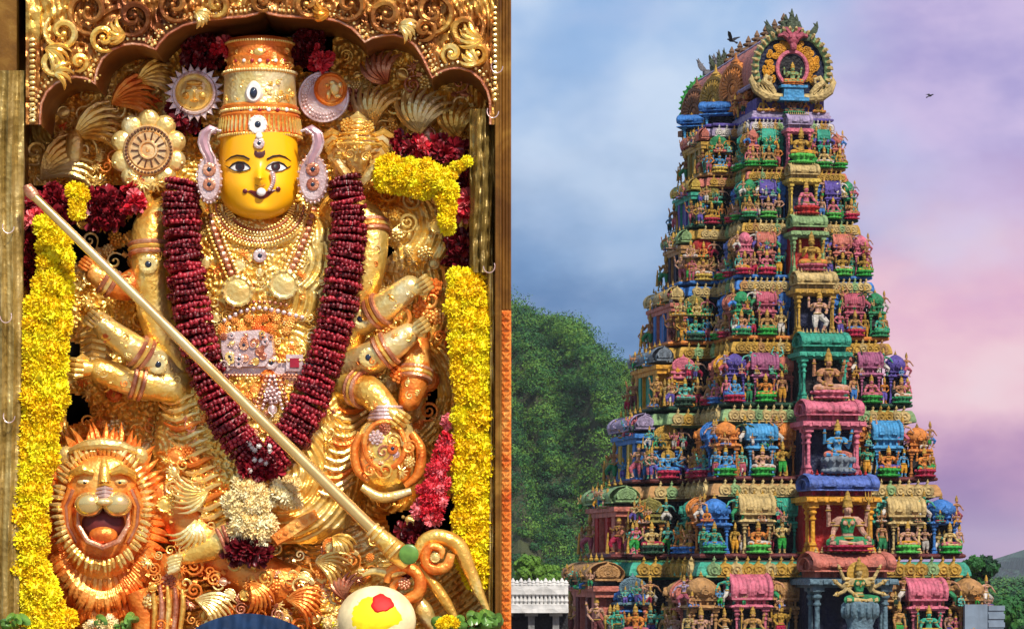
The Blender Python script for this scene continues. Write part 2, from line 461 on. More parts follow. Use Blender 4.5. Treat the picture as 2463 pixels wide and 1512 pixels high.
# ---------------------------------------------------------------- statues
def limb(mb, pts, rad, m, n=7): mb.tube(pts, rad, n, m)
def figure(kind, arms, legs, extra=None, lean=0.0, blouse=False):
    """skin 0, cloth 1, gold 2; faces -y. kind 'stand' or 'sit'"""
    mb = MB(); dz = 0.0 if kind == 'stand' else -.38
    zz = lambda z: z + dz
    lx = lambda z: lean * (z - .5)
    tor = [(.45, .088), (.50, .102), (.56, .088), (.61, .074), (.67, .088), (.73, .110), (.78, .112), (.815, .07), (.835, .045), (.86, .042)]
    mb.tube([(lx(z), 0, zz(z)) for z, r in tor], [r * .93 for z, r in tor], 10, 0, flat=.72)
    if blouse: mb.tube([(lx(z), 0, zz(z)) for z in (.60, .66, .73, .785, .81)], [.078, .09, .113, .115, .07], 10, 1, flat=.78)
    mb.tube([(0, 0, zz(z)) for z in (.44, .50, .56)], [.10, .112, .094], 10, 1, flat=.78)
    hx = lx(.9)
    mb.ell((hx, -.012, zz(.91)), (.056, .064, .074), 10, 8, 0)
    mb.ell((hx, -.078, zz(.905)), (.011, .016, .018), 6, 4, 0)
    for s in (-1, 1):
        mb.ell((hx + s * .058, 0, zz(.895)), (.012, .018, .03), 6, 4, 2)
        mb.ell((lx(.75) + s * .045, -.07, zz(.735)), (.04, .03, .038), 7, 5, 0)
    mb.lathe([(.066, .935), (.076, .955), (.066, .985), (.058, 1.03), (.063, 1.045), (.046, 1.08), (.030, 1.11), (.034, 1.12), (.010, 1.17)], 10, (hx, 0, dz), 2)
    mb.ring((lx(.8), -.01, zz(.80)), .075, .014, 12, 4, 2, 'z')
    mb.ring((0, -.0, zz(.525)), .098, .018, 12, 4, 2, 'z')
    mb.tube([(lx(.78) - .05, -.08, zz(.78)), (lx(.7), -.09, zz(.68)), (lx(.78) + .05, -.08, zz(.78))], .012, 5, 2)
    for pts in arms:
        s = 1 if pts[0][0] > 0 else -1
        p = [(x + lx(.77), y, zz(z)) for x, y, z in pts]
        sh = (s * .125 + lx(.77), 0, zz(.775))
        limb(mb, [(s * .06 + lx(.77), 0, zz(.78)), sh, ((sh[0] + p[0][0]) / 2, (sh[1] + p[0][1]) / 2, (sh[2] + p[0][2]) / 2), p[0], p[1]], [.045, .05, .044, .036, .026], 0)
        d = (Vector(p[1]) - Vector(p[0])).normalized()
        h = Vector(p[1]) + d * .03
        mb.ell(h, (.030, .028, .034), 7, 5, 0)
        for q in (-1, 0, 1): mb.tube([h, h + d * .05 + Vector((q * .016, 0, 0))], [.012, .008], 4, 0)
        mb.ring(p[1], .034, .010, 8, 4, 2, 'z' if abs(d.z) > .6 else 'y')
        mb.ring(((sh[0] + p[0][0]) / 2, (sh[1] + p[0][1]) / 2, (sh[2] + p[0][2]) / 2), .05, .010, 8, 4, 2, 'z')
    for pts in legs:      # hip, knee, ankle, toe
        p = [Vector((x, y, zz(z))) for x, y, z in pts]
        mid = p[1].lerp(p[2], .45)
        limb(mb, [p[0], p[0].lerp(p[1], .5), p[1], mid], [.085, .084, .064, .052], 1, 8)
        limb(mb, [p[1], mid, p[2], p[3]], [.05, .046, .03, .028], 0)
        mb.ell(p[3], (.03, .045, .022), 7, 4, 0)
        mb.ring(p[2], .038, .011, 8, 4, 2, 'z')
    if extra: extra(mb, dz)
    return mb.mesh('statue', [PH, PH, PH])
def mir(l): return [l, [(-x, y, z) for x, y, z in l]]
LEG_X = [[(.06, -.02, .47), (.27, -.15, .47), (.03, -.22, .44), (-.05, -.24, .43)], [(-.06, -.02, .47), (-.27, -.15, .47), (-.02, -.25, .455), (.06, -.27, .45)]]
LEG_S = [[(.055, 0, .48), (.075, -.03, .26), (.07, .0, .05), (.09, -.07, .02)], [(-.055, 0, .48), (-.085, -.03, .26), (-.075, 0, .05), (-.10, -.07, .02)]]
LEG_B = [[(.055, 0, .48), (.07, -.02, .26), (.05, .0, .05), (.06, -.07, .02)], [(-.055, 0, .48), (-.20, -.10, .30), (-.12, -.06, .08), (-.16, -.12, .06)]]
LEG_L = [[(.06, -.02, .47), (.16, -.22, .46), (.19, -.20, .20), (.21, -.26, .17)], [(-.06, -.02, .47), (-.27, -.15, .47), (-.02, -.24, .455), (.05, -.26, .45)]]
LEG_K = [[(.055, 0, .44), (.20, -.13, .30), (.15, -.02, .05), (.19, -.08, .02)], [(-.055, 0, .44), (-.20, -.13, .30), (-.15, -.02, .05), (-.19, -.08, .02)]]
ARM_LAP = mir([(.19, -.04, .62), (.11, -.17, .54)])
ARM_KNEE = mir([(.20, -.02, .62), (.24, -.15, .54)])
ARM_UP = mir([(.25, .03, .70), (.27, -.03, .90)])
ARM_BLESS = [[(.20, -.03, .62), (.20, -.14, .74)], [(-.19, -.03, .62), (-.13, -.16, .55)]]
ARM_HIP = [[(.25, .0, .64), (.12, -.06, .53)], [(-.20, -.02, .62), (-.19, -.13, .72)]]
ARM_DOWN = mir([(.18, .0, .62), (.17, -.06, .47)])
ARM_SPAN = mir([(.30, .0, .72), (.38, -.06, .58)])
ARM_RAISE = mir([(.24, .0, .88), (.17, -.02, 1.08)])
ARM_FAN = mir([(.28, .02, .82), (.36, -.02, .98)]) + mir([(.31, .02, .68), (.44, -.04, .76)]) + mir([(.28, .0, .60), (.42, -.06, .56)])
def club(mb, dz):
    mb.tube([(-.28, -.12, .02), (-.27, -.12, .40), (-.24, -.14, .62)], [.06, .035, .022], 7, 2)
def trident(mb, dz):
    mb.tube([(.29, -.05, dz + .42), (.28, -.03, dz + 1.08)], .012, 5, 2)
    for q in (-1, 0, 1): mb.tube([(.28, -.03, dz + 1.02), (.28 + q * .04, -.03, dz + 1.06), (.28 + q * .04, -.03, dz + 1.16)], [.012, .012, .003], 4, 2)
def halo(mb, dz):
    mb.prism([(.2 * math.cos(2 * math.pi * j / 18), .90 + dz + .2 * math.sin(2 * math.pi * j / 18)) for j in range(18)], .05, .08, 2)
FIG = dict(
    seat=(figure('sit', ARM_LAP, LEG_X), .80), seat4=(figure('sit', ARM_BLESS + ARM_UP, LEG_X), .80), seatk=(figure('sit', ARM_KNEE, LEG_X), .80),
    lalita=(figure('sit', ARM_BLESS + ARM_UP, LEG_L), .80), fan=(figure('sit', ARM_FAN + ARM_BLESS, LEG_X, halo), .80), tri=(figure('sit', ARM_KNEE + ARM_UP, LEG_X, trident), .80),
    sari=(figure('sit', ARM_KNEE + ARM_UP, LEG_X, trident, 0, True), .80), sfan=(figure('sit', ARM_FAN + ARM_BLESS, LEG_X, halo, 0, True), .80),
    stand=(figure('stand', ARM_HIP, LEG_S, None, .05), 1.17), stand2=(figure('stand', ARM_DOWN, LEG_S, None, -.06), 1.17),
    stand4=(figure('stand', ARM_BLESS + ARM_UP, LEG_S), 1.17), guard=(figure('stand', ARM_HIP + ARM_UP[:1], LEG_B, club, .1), 1.17),
    gana=(figure('stand', ARM_SPAN, LEG_K), 1.17), atlas=(figure('stand', ARM_RAISE, LEG_K), 1.17), dance=(figure('stand', ARM_BLESS + ARM_UP, LEG_B, None, -.12), 1.17))
NAMES = dict(seat='seated_statue', seat4='seated_statue', seatk='seated_statue', lalita='seated_statue', fan='seated_statue', tri='seated_statue', sari='seated_statue', sfan='seated_statue',
             stand='standing_statue', stand2='standing_statue', stand4='standing_statue', dance='dancing_statue', guard='guardian_statue', gana='crouching_statue', atlas='supporting_statue')
srn = random.Random(5)
SKINS = ['skin', 'flesh', 'flesh', 'skin', 'tan', 'gold', 'cream', 'azure', 'sea', 'pink', 'teal', 'orange']
CLOTHS = ['white', 'green', 'crimson', 'blue', 'amber', 'leaf', 'white', 'violet', 'rose', 'dkgreen']
def statue(pose, u, v, z, h, rot=0.0, skin=None, cloth=None, crown='gold', ped=None, ph=.22, wide=1.0, label=None):
    me, ht = FIG[pose]
    skin = skin or srn.choice(SKINS); cloth = cloth or srn.choice(CLOTHS)
    fh = h * (1 - ph) if ped else h
    s = fh / ht
    o = link(NAMES[pose], me, tower, (u, v, z + (h - fh) + (-.06 * s if ped else (-.05 * s if ht < 1 else 0))), (0, 0, rot + srn.uniform(-.12, .12)),
             (s * wide * srn.choice((1, -1)), s, s), [pc(skin), pc(cloth), pc(crown)])
    if ped:
        hs = (h - fh)
        q = link('pedestal', ME_LOTUS, o, (0, 0, 0), (0, 0, 0), 1, [pc(ped)])
        q.location = (0, -.06, (.06 * s - hs) / s); q.scale = (.62, .62, hs / s)
    if label: o['label'] = label
    return o

def miniature(kind, u, v, z, w, d, h, rot, color, fin='gold', rooff=.30, colf=.46, col2=None):
    """pillared miniature shrine, local w x d x h"""
    c1 = pc(color); c2 = pc(col2) if col2 else c1
    w *= srn.uniform(.93, 1.07); h *= srn.uniform(.95, 1.04); colf *= srn.uniform(.94, 1.05); rooff *= srn.uniform(.92, 1.1)
    zc, ze = h * colf, h * (1 - rooff - .08)
    o = link('miniature_shrine', ME_ENT, tower, (u, v, z + zc), (0, 0, rot), (w, d, ze - zc), [c1])
    def ch(name, me, x, y, zz, sx, sy, sz, m):      # child placed in shrine metres
        q = link(name, me, o, (x / w, y / d, (zz - zc) / (ze - zc)), (0, 0, 0), (sx / w, sy / d, sz / (ze - zc)), [m]); return q
    cw = min(w, d) * .16
    for x in (-.38, .38):
        ch('column', ME_COL, x * w, -.38 * d, 0, cw * 1.3, cw * 1.3, zc, c2)
    ch('recess_shade', ME_BOX, 0, .12 * d, 0, w * .94, d * .7, zc, pc('black'))  # solid black box stands in for the shade between the columns
    if kind == 'dome':
        ch('dome', ME_DOME, 0, 0, ze, w * .86, d * .86, h * rooff, c1)
        ch('finial', ME_FIN, 0, 0, ze + h * rooff * .94, w * .16, w * .16, h * .10, pc(fin))
    else:
        ch('roof', ME_BAR, 0, 0, ze + h * rooff * .08, w * 1.1, d * .86, h * rooff * .92, c1)
        for k in (-1, 0, 1):
            ch('finial', ME_FIN, k * w * .26, 0, ze + h * rooff, w * .09, w * .09, h * .09, pc(fin))
    return o

def gable_mesh():
    """round fan-shaped gable: width 1, z 0..1"""
    mb = MB()
    out = [(.5 * math.cos(R(-35) + R(250) * j / 22), .42 + .46 * math.sin(R(-35) + R(250) * j / 22)) for j in range(23)]
    mb.prism(out, -.10, .2, 0, .06)
    mb.tube([(x * .97, -.10, .42 + (z - .42) * .97) for x, z in out], .055, 6)
    for j in range(19):
        w = R(-30) + R(240) * j / 18
        mb.tube([(.2 * math.cos(w), -.14, .42 + .18 * math.sin(w)), (.34 * math.cos(w), -.17, .42 + .32 * math.sin(w)), (.43 * math.cos(w), -.13, .42 + .40 * math.sin(w))], [.018, .035, .02], 5)
        mb.ell((.52 * math.cos(w), -.05, .42 + .48 * math.sin(w)), (.05, .08, .05), 6, 4)
    mb.ring((0, -.13, .40), .15, .035, 14, 5)
    mb.ell((0, -.12, .40), (.09, .07, .09), 8, 5)
    mb.lathe([(.10, .88), (.14, .94), (.05, 1.0), (.01, 1.14)], 7, (0, -.02, 0))
    mb.box(-.6, .6, -.18, .25, -.04, .08)
    return mb.mesh('round_gable', [PH])
ME_GAB = gable_mesh()

# ---------------------------------------------------------------- granite base below the storeys
m_granite = paint(C['grey'], .8, .25, .6, .6, .4)
mb = MB(); t = tiers[0]
sweep(mb, poly(t), [(0, t.zf), (.15, t.zf - .1), (.15, t.zf - .5), (-.3, t.zf - .6), (-.3, 3.2), (0, 3.0), (.1, 2.6), (-.2, 2.4), (-.2, 1.2), (.3, .9), (.4, -.2)])
link('granite_base', mb.mesh('granite_base', [m_granite], 30), tower)

# ---------------------------------------------------------------- storeys
ub_ = lambda t: -(t.s + t.p)
kud_spots = {}
for i, t in enumerate(tiers[:-1]):
    d, H, n, k = TD[i], t.H, tiers[i + 1], t.k
    z0, z1 = t.zf, t.zf + t.H
    pl = poly(t); pn = poly(n)
    # wall of this storey: well behind the edge, its black standing in for shade
    mb = MB()
    mid = [((p[0] + q[0]) / 2, (p[1] + q[1]) / 2) for p, q in zip(pl, pn)]
    mid = pn
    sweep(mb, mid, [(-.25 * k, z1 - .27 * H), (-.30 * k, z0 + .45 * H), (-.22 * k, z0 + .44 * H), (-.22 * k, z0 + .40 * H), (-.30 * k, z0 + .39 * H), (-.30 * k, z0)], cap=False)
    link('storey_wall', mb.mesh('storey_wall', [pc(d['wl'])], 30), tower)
    # pilasters on the front wall behind the statues
    # cornice carried by this storey, and the moulding that is the next floor's edge
    co = MB(); f = k * .95
    sweep(co, pn, [(-.55 * f, z1 - .092 * H), (.0 * f, z1 - .095 * H), (.10 * f, z1 - .10 * H), (.24 * f, z1 - .15 * H), (.33 * f, z1 - .22 * H), (.34 * f, z1 - .25 * H), (.28 * f, z1 - .26 * H), (.05 * f, z1 - .265 * H), (-.3 * f, z1 - .30 * H)], cap=False)
    cob = link('cornice', co.mesh('cornice', [pc(d['co'])], 25), tower)
    mo = MB()
    sweep(mo, pn, [(.04 * f, z1), (.13 * f, z1 - .012 * H), (.15 * f, z1 - .03 * H), (.10 * f, z1 - .048 * H), (-.05 * f, z1 - .055 * H), (-.55 * f, z1 - .06 * H)])
    link('floor_moulding', mo.mesh('floor_moulding', [pc(d['mo'])], 25), tower)
    # horseshoe ornaments along the cornice
    sz = .19 * H
    def kud(u, v, rot):
        o = link('cornice_arch', ME_KUDU, cob, (u, v, z1 - .262 * H), (0, 0, rot), (sz * .95, sz, sz * .95), [pc(d['kd'] if srn.random() < .75 else srn.choice(['cream', 'gold', 'tan', 'pale']))])
    nk = 7 if i > 4 else 8
    for s in (-1, 1):
        for j in range(nk):
            q = .30 + .68 * (j + .3) / nk
            kud(s * q * n.a, n.v0 - .30 * f, 0)
    for j in range(3): kud(-n.a - (n.s - n.a) * (.2 + .3 * j), n.v1 - .30 * f, 0)
    for j in range(4): kud(-n.a - .3 * f, n.v0 + n.r * (.15 + .22 * j), -math.pi / 2)

    # ---- front face
    a, v0 = t.a, t.v0
    kw = .20 * a; sh_w = .25 * a
    dep = min(.22 * a, 1.35 * k) ; hk = .78 * H
    for s in (-1, 1):
        # corner domed shrine
        uk = s * (a - kw * .62); vk = v0 + dep * .62
        miniature('dome', uk, vk, z0, kw, dep * 1.05, hk, 0, d['ku'])
        us = s * .575 * a; vs_ = v0 + dep * .55
        miniature('barrel', us, vs_, z0, sh_w, dep, hk * 1.02, 0, d['sh'])
        up = s * .325 * a
        miniature('barrel', up, v0 + dep * 1.0, z0, kw * .85, dep * .9, hk, 0, d['pa'])
        # seated statues before them
        statue(srn.choice(['seat', 'seat4', 'seatk', 'lalita']), uk + s * .03 * a, v0 + dep * .02, z0, .44 * H, s * .25, None, None, 'gold', srn.choice(['leaf', 'green', 'crimson']), .24, 1.1)
        statue(srn.choice(['seat4', 'seatk', 'tri', 'seat4']), us, v0 - dep * .03, z0, .45 * H, 0, None, None, 'gold', srn.choice(['leaf', 'bright', 'crimson', 'leaf']), .26, 1.15)
        # standing statue beside the central bay, standing attendants between
        statue(srn.choice(['stand', 'stand2', 'stand4']), s * .385 * a, v0 + dep * .12, z0, .47 * H, s * .2)
        statue(srn.choice(['stand', 'stand2']), s * .735 * a, v0 + dep * .35, z0, .40 * H, 0)
        statue(srn.choice(['stand', 'stand4']), s * .455 * a, v0 + dep * .5, z0, .40 * H, 0)
        statue('stand2', s * .985 * a, v0 + dep * .15, z0, .40 * H, s * .5)
        # big figures that brace themselves under the cornice
        gs = srn.choice(['teal', 'skin', 'sea', 'flesh', 'dkgreen', 'white'])
        statue('gana', s * .72 * a, v0 + dep * .25, z0 + .40 * H, .42 * H, 0, gs, srn.choice(['rose', 'white', 'violet', 'green']))
        statue(srn.choice(['gana', 'atlas']), s * .43 * a, v0 + dep * .3, z0 + .40 * H, .42 * H, 0, srn.choice(['teal', 'skin', 'sea', 'flesh', 'dkgreen']), srn.choice(['rose', 'white', 'violet', 'green']))
        statue('gana', s * .99 * a, v0 + dep * .5, z0 + .40 * H, .36 * H, s * .6, srn.choice(['flesh', 'skin', 'lilac']), srn.choice(['blue', 'rose', 'white']))
        # pilaster strips on the wall
        # small figures on the entablatures and before the wall, of all sizes
        for q in range(7):
            uu = s * a * srn.choice([.50, .56, .62, .66, .78, .84, .90, .95, .36, .40]) + srn.uniform(-.02, .02) * a
            if q < 4: statue(srn.choice(['seat', 'seat4', 'lalita', 'dance', 'stand', 'stand4']), uu, v0 + dep * srn.uniform(-.02, .14), z0 + .41 * H, srn.uniform(.14, .22) * H, srn.uniform(-.4, .4))
            else: statue(srn.choice(['stand', 'stand2', 'dance', 'guard']), uu, v0 + dep * srn.uniform(.2, .4), z0, srn.uniform(.26, .36) * H, srn.uniform(-.4, .4))
    # ---- central bay
    pb = 1.75 * k; hwb = .255 * a
    bay = MB()
    bay.box(-hwb, hwb, v0 - pb, v0 + dep, z0 - .06 * H, z0 + .02 * H)
    bay.box(-hwb * .93, hwb * .93, v0 - pb * .15, v0 + dep * .98, z0 + .02 * H, z0 + .62 * H)
    zb = z0 + .62 * H
    bay.box(-hwb * 1.02, hwb * 1.02, v0 - pb, v0 + dep, zb, zb + .03 * H)
    bay.box(-hwb * 1.14, hwb * 1.14, v0 - pb * 1.12, v0 + dep, zb + .03 * H, zb + .095 * H, tx=.05 * k, ty=.05 * k)
    bay.box(-hwb * .98, hwb * .98, v0 - pb * .95, v0 + dep, zb + .095 * H, zb + .11 * H)
    for j in range(7):
        x = -hwb + 2 * hwb * j / 6
        bay.box(x - .03 * a, x + .03 * a, v0 - pb * 1.16, v0 - pb * 1.05, zb + .04 * H, zb + .085 * H)
    bo = link('central_bay', bay.mesh('central_bay', [pc(d['ba'])], 30), tower)
    bk = MB(); bk.box(-hwb * .95, hwb * .95, v0 - pb * .19, v0 + dep, z0 + .022 * H, zb - .002 * H)
    link('niche_back', bk.mesh('niche_back', [pc(d['bk'])], 30), bo)
    nk_ = MB(); nk_.box(-hwb * .86, hwb * .86, v0 - pb * .8, v0 + dep, zb + .112 * H, zb + .175 * H)
    for j in range(5):
        x = -hwb * .84 + 2 * hwb * .84 * j / 4
        nk_.tube([(x, v0 - pb * .86, zb + .112 * H), (x, v0 - pb * .86, zb + .175 * H)], .018 * a, 6)
    link('neck', nk_.mesh('neck', [pc('crimson' if d['bk'] == 'red' else d['rf'])], 30), bo)
    for s in (-1, 1):
        link('column', ME_COL, bo, (s * hwb * .86, v0 - pb * .86, z0 + .02 * H), (0, 0, 0), (.066 * a, .066 * a, .60 * H), [pc(d['ba'])])
        link('column', ME_COL, bo, (s * hwb * .90, v0 - pb * .42, z0 + .02 * H), (0, 0, 0), (.056 * a, .056 * a, .60 * H), [pc(d['ba'])])
    zr = zb + .175 * H
    rf = link('roof', ME_BAR, bo, (0, v0 - pb * .45, zr + .02 * H), (0, 0, 0), (hwb * 2.02, pb * 1.15, .19 * H), [pc(d['rf'])])
    for j in range(11):
        link('finial', ME_FIN, rf, (-.40 + .08 * j, -.10, .96), (0, 0, 0), (.052, .09, .40), [pc('cream' if i != 1 else 'red')])
    t.bay = (hwb, pb, zb, zr)

    # ---- left return of the front block (faces left, seen at a glancing angle)
    for q, kd_, cl in ((.42, 'barrel', d['s2']), (.74, 'dome', d['pa'])):
        v = t.v0 + t.r * q
        miniature(kd_, -a + dep * .55, v, z0, .22 * t.r, dep, hk, -math.pi / 2, cl)
        statue(srn.choice(['seat', 'seat4', 'lalita']), -a + .02, v, z0, .43 * H, -math.pi / 2 + .7, None, None, 'gold', srn.choice(['leaf', 'crimson', 'blue']), .22)
        statue(srn.choice(['stand', 'stand2', 'stand4']), -a + .05, v + .13 * t.r, z0, .44 * H, -1.0)
        statue('gana', -a + dep * .4, v - .14 * t.r, z0 + .40 * H, .38 * H, -1.2)
    # ---- shoulder: faces the viewer, with a round fan gable
    um = -(t.a + t.s) / 2 - .06 * (t.s - t.a); ws = (t.s - t.a)
    g = link('shoulder_shrine', ME_ENT, tower, (um, t.v1 + dep * .75, z0 + .40 * H), (0, 0, 0), (ws * .72, dep * .9, .11 * H), [pc(d['sk'])])
    def gch(name, me, x, y, z, sx, sy, sz_, m):
        return link(name, me, g, (x / (ws * .72), y / (dep * .9), (z - .40 * H) / (.11 * H)), (0, 0, 0), (sx / (ws * .72), sy / (dep * .9), sz_ / (.11 * H)), [m])
    gch('round_gable', ME_GAB, 0, -dep * .3, .51 * H, ws * .62, .5 * k, .24 * H, pc(d['sk']))
    for s in (-1, 1): gch('column', ME_COL, s * ws * .30, -dep * .3, 0, .13 * ws, .13 * ws, .40 * H, pc(d['s2']))
    statue(srn.choice(['seat4', 'fan', 'seat4']), um, t.v1 + dep * .05, z0, .46 * H, -.1, None, None, 'gold', srn.choice(['crimson', 'rose', 'yellow', 'dkgreen']), .26, 1.1)
    for s in (-1, 1):
        statue(srn.choice(['stand', 'stand2', 'guard']), um + s * ws * .40, t.v1 + dep * .15, z0, .44 * H, -.1)
    for q in range(6):
        statue(srn.choice(['seat', 'seat4', 'dance', 'stand', 'stand4', 'guard']), um + srn.uniform(-.5, .5) * ws, t.v1 + dep * srn.uniform(.05, .3), z0 + srn.choice([0, 0, .41 * H, .41 * H, .41 * H]), srn.uniform(.2, .34) * H, srn.uniform(-.8, .2))
    for q in range(5):
        statue(srn.choice(['seat4', 'dance', 'stand', 'stand4', 'guard']), ub_(t) + srn.uniform(-.15, .3) * k, t.b0 + srn.uniform(0, 1.1) * (t.b1 - t.b0), z0 + srn.choice([0, .60 * H, .60 * H]), srn.uniform(.22, .36) * H, srn.uniform(-1.2, -.4))
    statue('gana', um + .42 * ws, t.v1 + dep * .4, z0 + .40 * H, .36 * H)
    # blue pillar shrine at the shoulder corner
    miniature('dome', -t.s + dep * .5, t.v1 + t.g * .55 + dep * .3, z0, dep * .75, dep * .7, hk * .92, -math.pi / 2, d['s2'] if i % 2 else 'blue')
    # ---- door bay in the long side
    ub = -(t.s + t.p); L = t.b1 - t.b0; vb = (t.b0 + t.b1) / 2
    db = MB()
    dz1 = z0 + .50 * H
    db.box(ub + .15 * k, -t.s + dep, t.b0 + .05 * k, t.b1 - .05 * k, dz1, dz1 + .07 * H)
    db.box(ub + .02, -t.s + dep, t.b0 - .12 * k, t.b1 + .1 * k, dz1 + .07 * H, dz1 + .13 * H)
    for q in (.14, .34, .66, .86):
        db.box(ub + .2 * k, -t.s + dep, t.b0 + L * q - .055 * L, t.b0 + L * q + .055 * L, z0, dz1)
    db.box(ub + .12 * k, -t.s + dep, t.b0 - .02, t.b1, z0 + .0, z0 + .025 * H)
    dbo = link('door_bay', db.mesh('door_bay', [pc(d['s2'] if i != 1 else 'salmon')], 30), tower)
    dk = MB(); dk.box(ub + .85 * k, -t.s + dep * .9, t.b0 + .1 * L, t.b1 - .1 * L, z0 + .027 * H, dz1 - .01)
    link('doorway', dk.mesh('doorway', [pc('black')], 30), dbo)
    jm = MB()
    jm.box(ub + .10 * k, ub + .9 * k, t.b0 + .62 * L, t.b0 + .72 * L, z0 + .03 * H, dz1 - .02)
    jm.box(ub + .10 * k, ub + .9 * k, t.b0 + .27 * L, t.b0 + .34 * L, z0 + .03 * H, dz1 - .02)
    jm.box(ub + .45 * k, ub + .5 * k, t.b0 + .36 * L, t.b0 + .62 * L, z0 + .03 * H, dz1 - .02)
    link('door_leaf', jm.mesh('door_leaf', [pc(d['dr'])], 30), dbo)
    # barrel roof of the bay, running with the long side
    link('roof', ME_BAR, dbo, (ub + .68 * k, vb + .05 * L, z0 + .70 * H), (0, 0, -math.pi / 2), (L * .98, 1.25 * k, .20 * H), [pc(d['br'])])
    link('round_gable', ME_GAB, dbo, (ub + .68 * k, t.b0 - .02 * L, z0 + .70 * H), (0, 0, 0), (1.0 * k, .4 * k, .19 * H), [pc(d['br'])])
    for j in range(5): link('finial', ME_FIN, dbo, (ub + .55 * k, t.b0 + L * (.1 + .2 * j), z0 + .92 * H), (0, 0, 0), (.2 * k, .2 * k, .1 * H), [pc('gold')])
    statue('guard', ub + .30 * k, t.b0 + .04 * L, z0, .54 * H, -.7, srn.choice(['brown', 'skin', 'tan', 'flesh']), srn.choice(['maroon', 'rose', 'green', 'crimson']))
    statue('guard', ub - .10 * k, t.b0 + .80 * L, z0, .56 * H, -.9, srn.choice(['brown', 'skin', 'tan']), srn.choice(['maroon', 'rose', 'green']))
    statue('stand', ub - .15 * k, t.b1 + .05 * L, z0, .40 * H, -.8)
    statue(srn.choice(['seat4', 'lalita']), ub + .1 * k, t.b0 + .25 * L, z0 + .63 * H, .28 * H, -.7)
    statue('stand2', ub + .75 * k, t.b0 - .10 * k, z0, .42 * H, -.3)
    statue('stand', -t.s - .05, t.v1 + .25 * t.g, z0, .42 * H, -.5)
    statue('gana', ub + .2 * k, t.b1 - .1 * L, z0 + .62 * H, .26 * H, -.9)

# ---------------------------------------------------------------- the deity in each central bay
def bay_deity(i, pose, hfrac, skin, cloth, ped, ph, wide=1.0, label=None, dy=-.62):
    t = tiers[i]; hwb, pb, zb, zr = t.bay
    return statue(pose, 0, t.v0 + dy * pb, t.zf + .02 * t.H, hfrac * t.H, 0, skin, cloth, 'gold', ped, ph, wide, label)
bay_deity(0, 'sfan', .98, 'cream', 'green', 'steel', .46, .95, 'many-armed seated statue in green on a grey-blue pedestal, lowest niche', -1.5)
bay_deity(1, 'sari', .84, 'flesh', 'green', 'crimson', .10, 1.0, 'seated statue in green robe before a red niche', -1.45)
bay_deity(2, 'lalita', .76, 'azure', 'salmon', 'grey', .30, 1.05, 'blue statue seated with one leg hanging, in the pink niche', -1.45)
bay_deity(3, 'seat4', .80, 'skin', 'flesh', 'pink', .16, 1.0, 'tan seated statue on a pink pedestal in the teal niche', -1.45)
bay_deity(4, 'dance', .68, 'flesh', 'white', None, 0, 1.15, 'pale dancing statue in the tan niche', -1.2)
bay_deity(5, 'seat4', .74, 'gold', 'orange', 'rose', .18, 1.0, None, -1.4)
bay_deity(6, 'seatk', .70, 'pink', 'dkgreen', 'red', .24, 1.1, None, -1.4)
bay_deity(7, 'seat4', .76, 'gold', 'amber', 'bright', .26, 1.1, None, -1.4)

# grey panel standing at the right corner of the lowest visible storey
t = tiers[0]; mb = MB()
zq = z_at(1452, t.a, t.v0)
for x0, x1 in ((t.a * .80, t.a * .95),):
    mb.box(x0, x1, t.v0 - .35, t.v0 - .1, t.zf, zq)
mb.box(t.a * .955, t.a * 1.06, t.v0 - .3, t.v0 + .3, t.zf, zq - .1)
for j in range(4): mb.box(t.a * .957, t.a * 1.065, t.v0 - .36, t.v0 - .28, t.zf + .35 + j * .42, t.zf + .6 + j * .42)
link('grey_panel', mb.mesh('grey_panel', [paint((.16, .21, .27), .7, .12, .5, .4, .05)], 30), tower)

# ---------------------------------------------------------------- neck and barrel roof at the top
t = tiers[-1]
zt = t.zf
vF, vB = t.v0 + .4, 25.0
zr0 = z_at(238, 0, vF)              # springing of the barrel
topz = z_at(70, 0, vF)
rw = u_at(1905 + 80, vF)            # half width of the vault
mb = MB(); mb.box(-rw * .95, rw * .95, vF, vB, zt, zr0)
link('neck_wall', mb.mesh('neck_wall', [pc('violet')], 30), tower)
mb = MB()
mb.box(-rw * 1.12, rw * 1.12, vF - .25, vB + .2, zt, zt + .18); mb.box(-rw * 1.08, rw * 1.08, vF - .2, vB + .15, zt + .18, zt + .36)
link('neck_moulding', mb.mesh('neck_moulding', [pc('lilac')], 30), tower)
for x in (-.78, -.42, .42, .78):
    statue(srn.choice(['seat', 'gana', 'seatk']), x * rw, vF - .12, zt + .36, (zr0 - zt) * .85, 0, srn.choice(['amber', 'gold', 'orange', 'brown']), 'orange')
statue('seat4', .06, vF - .5, zt + .05, (zr0 - zt) * 1.25, 0, 'brown', 'dkgreen', 'black', 'green', .2, 1.3)
# vault
sec = []
hv = topz - zr0
for j in range(21):
    w = R(-22) + R(224) * j / 20
    sec.append((rw * 1.0 * math.cos(w), zr0 + hv * .42 + hv * .56 * math.sin(w)))
vb_ = MB(); n = len(sec)
NV = 22
for q in range(NV + 1):
    v = vF + .3 + (vB - vF - .6) * q / NV
    bul = 1.0 + (.012 if q % 2 else 0)
    vb_.v += [(x * bul, v, zr0 + (z - zr0) * bul) for x, z in sec]
for q in range(NV):
    for j in range(n - 1):
        vb_.f.append((q * n + j, q * n + j + 1, (q + 1) * n + j + 1, (q + 1) * n + j)); vb_.m.append(0)
vault = link('vaulted_roof', vb_.mesh('vaulted_roof', [pc('salmon')], 20), tower)
mb = MB()
mb.box(-.22, .22, vF, vB, topz - .12 * hv, topz - .04 * hv)
for s in (-1, 1): mb.tube([(s * rw * .62, vF + .2, zr0 + hv * .86), (s * rw * .62, vB - .2, zr0 + hv * .86)], .10, 6)
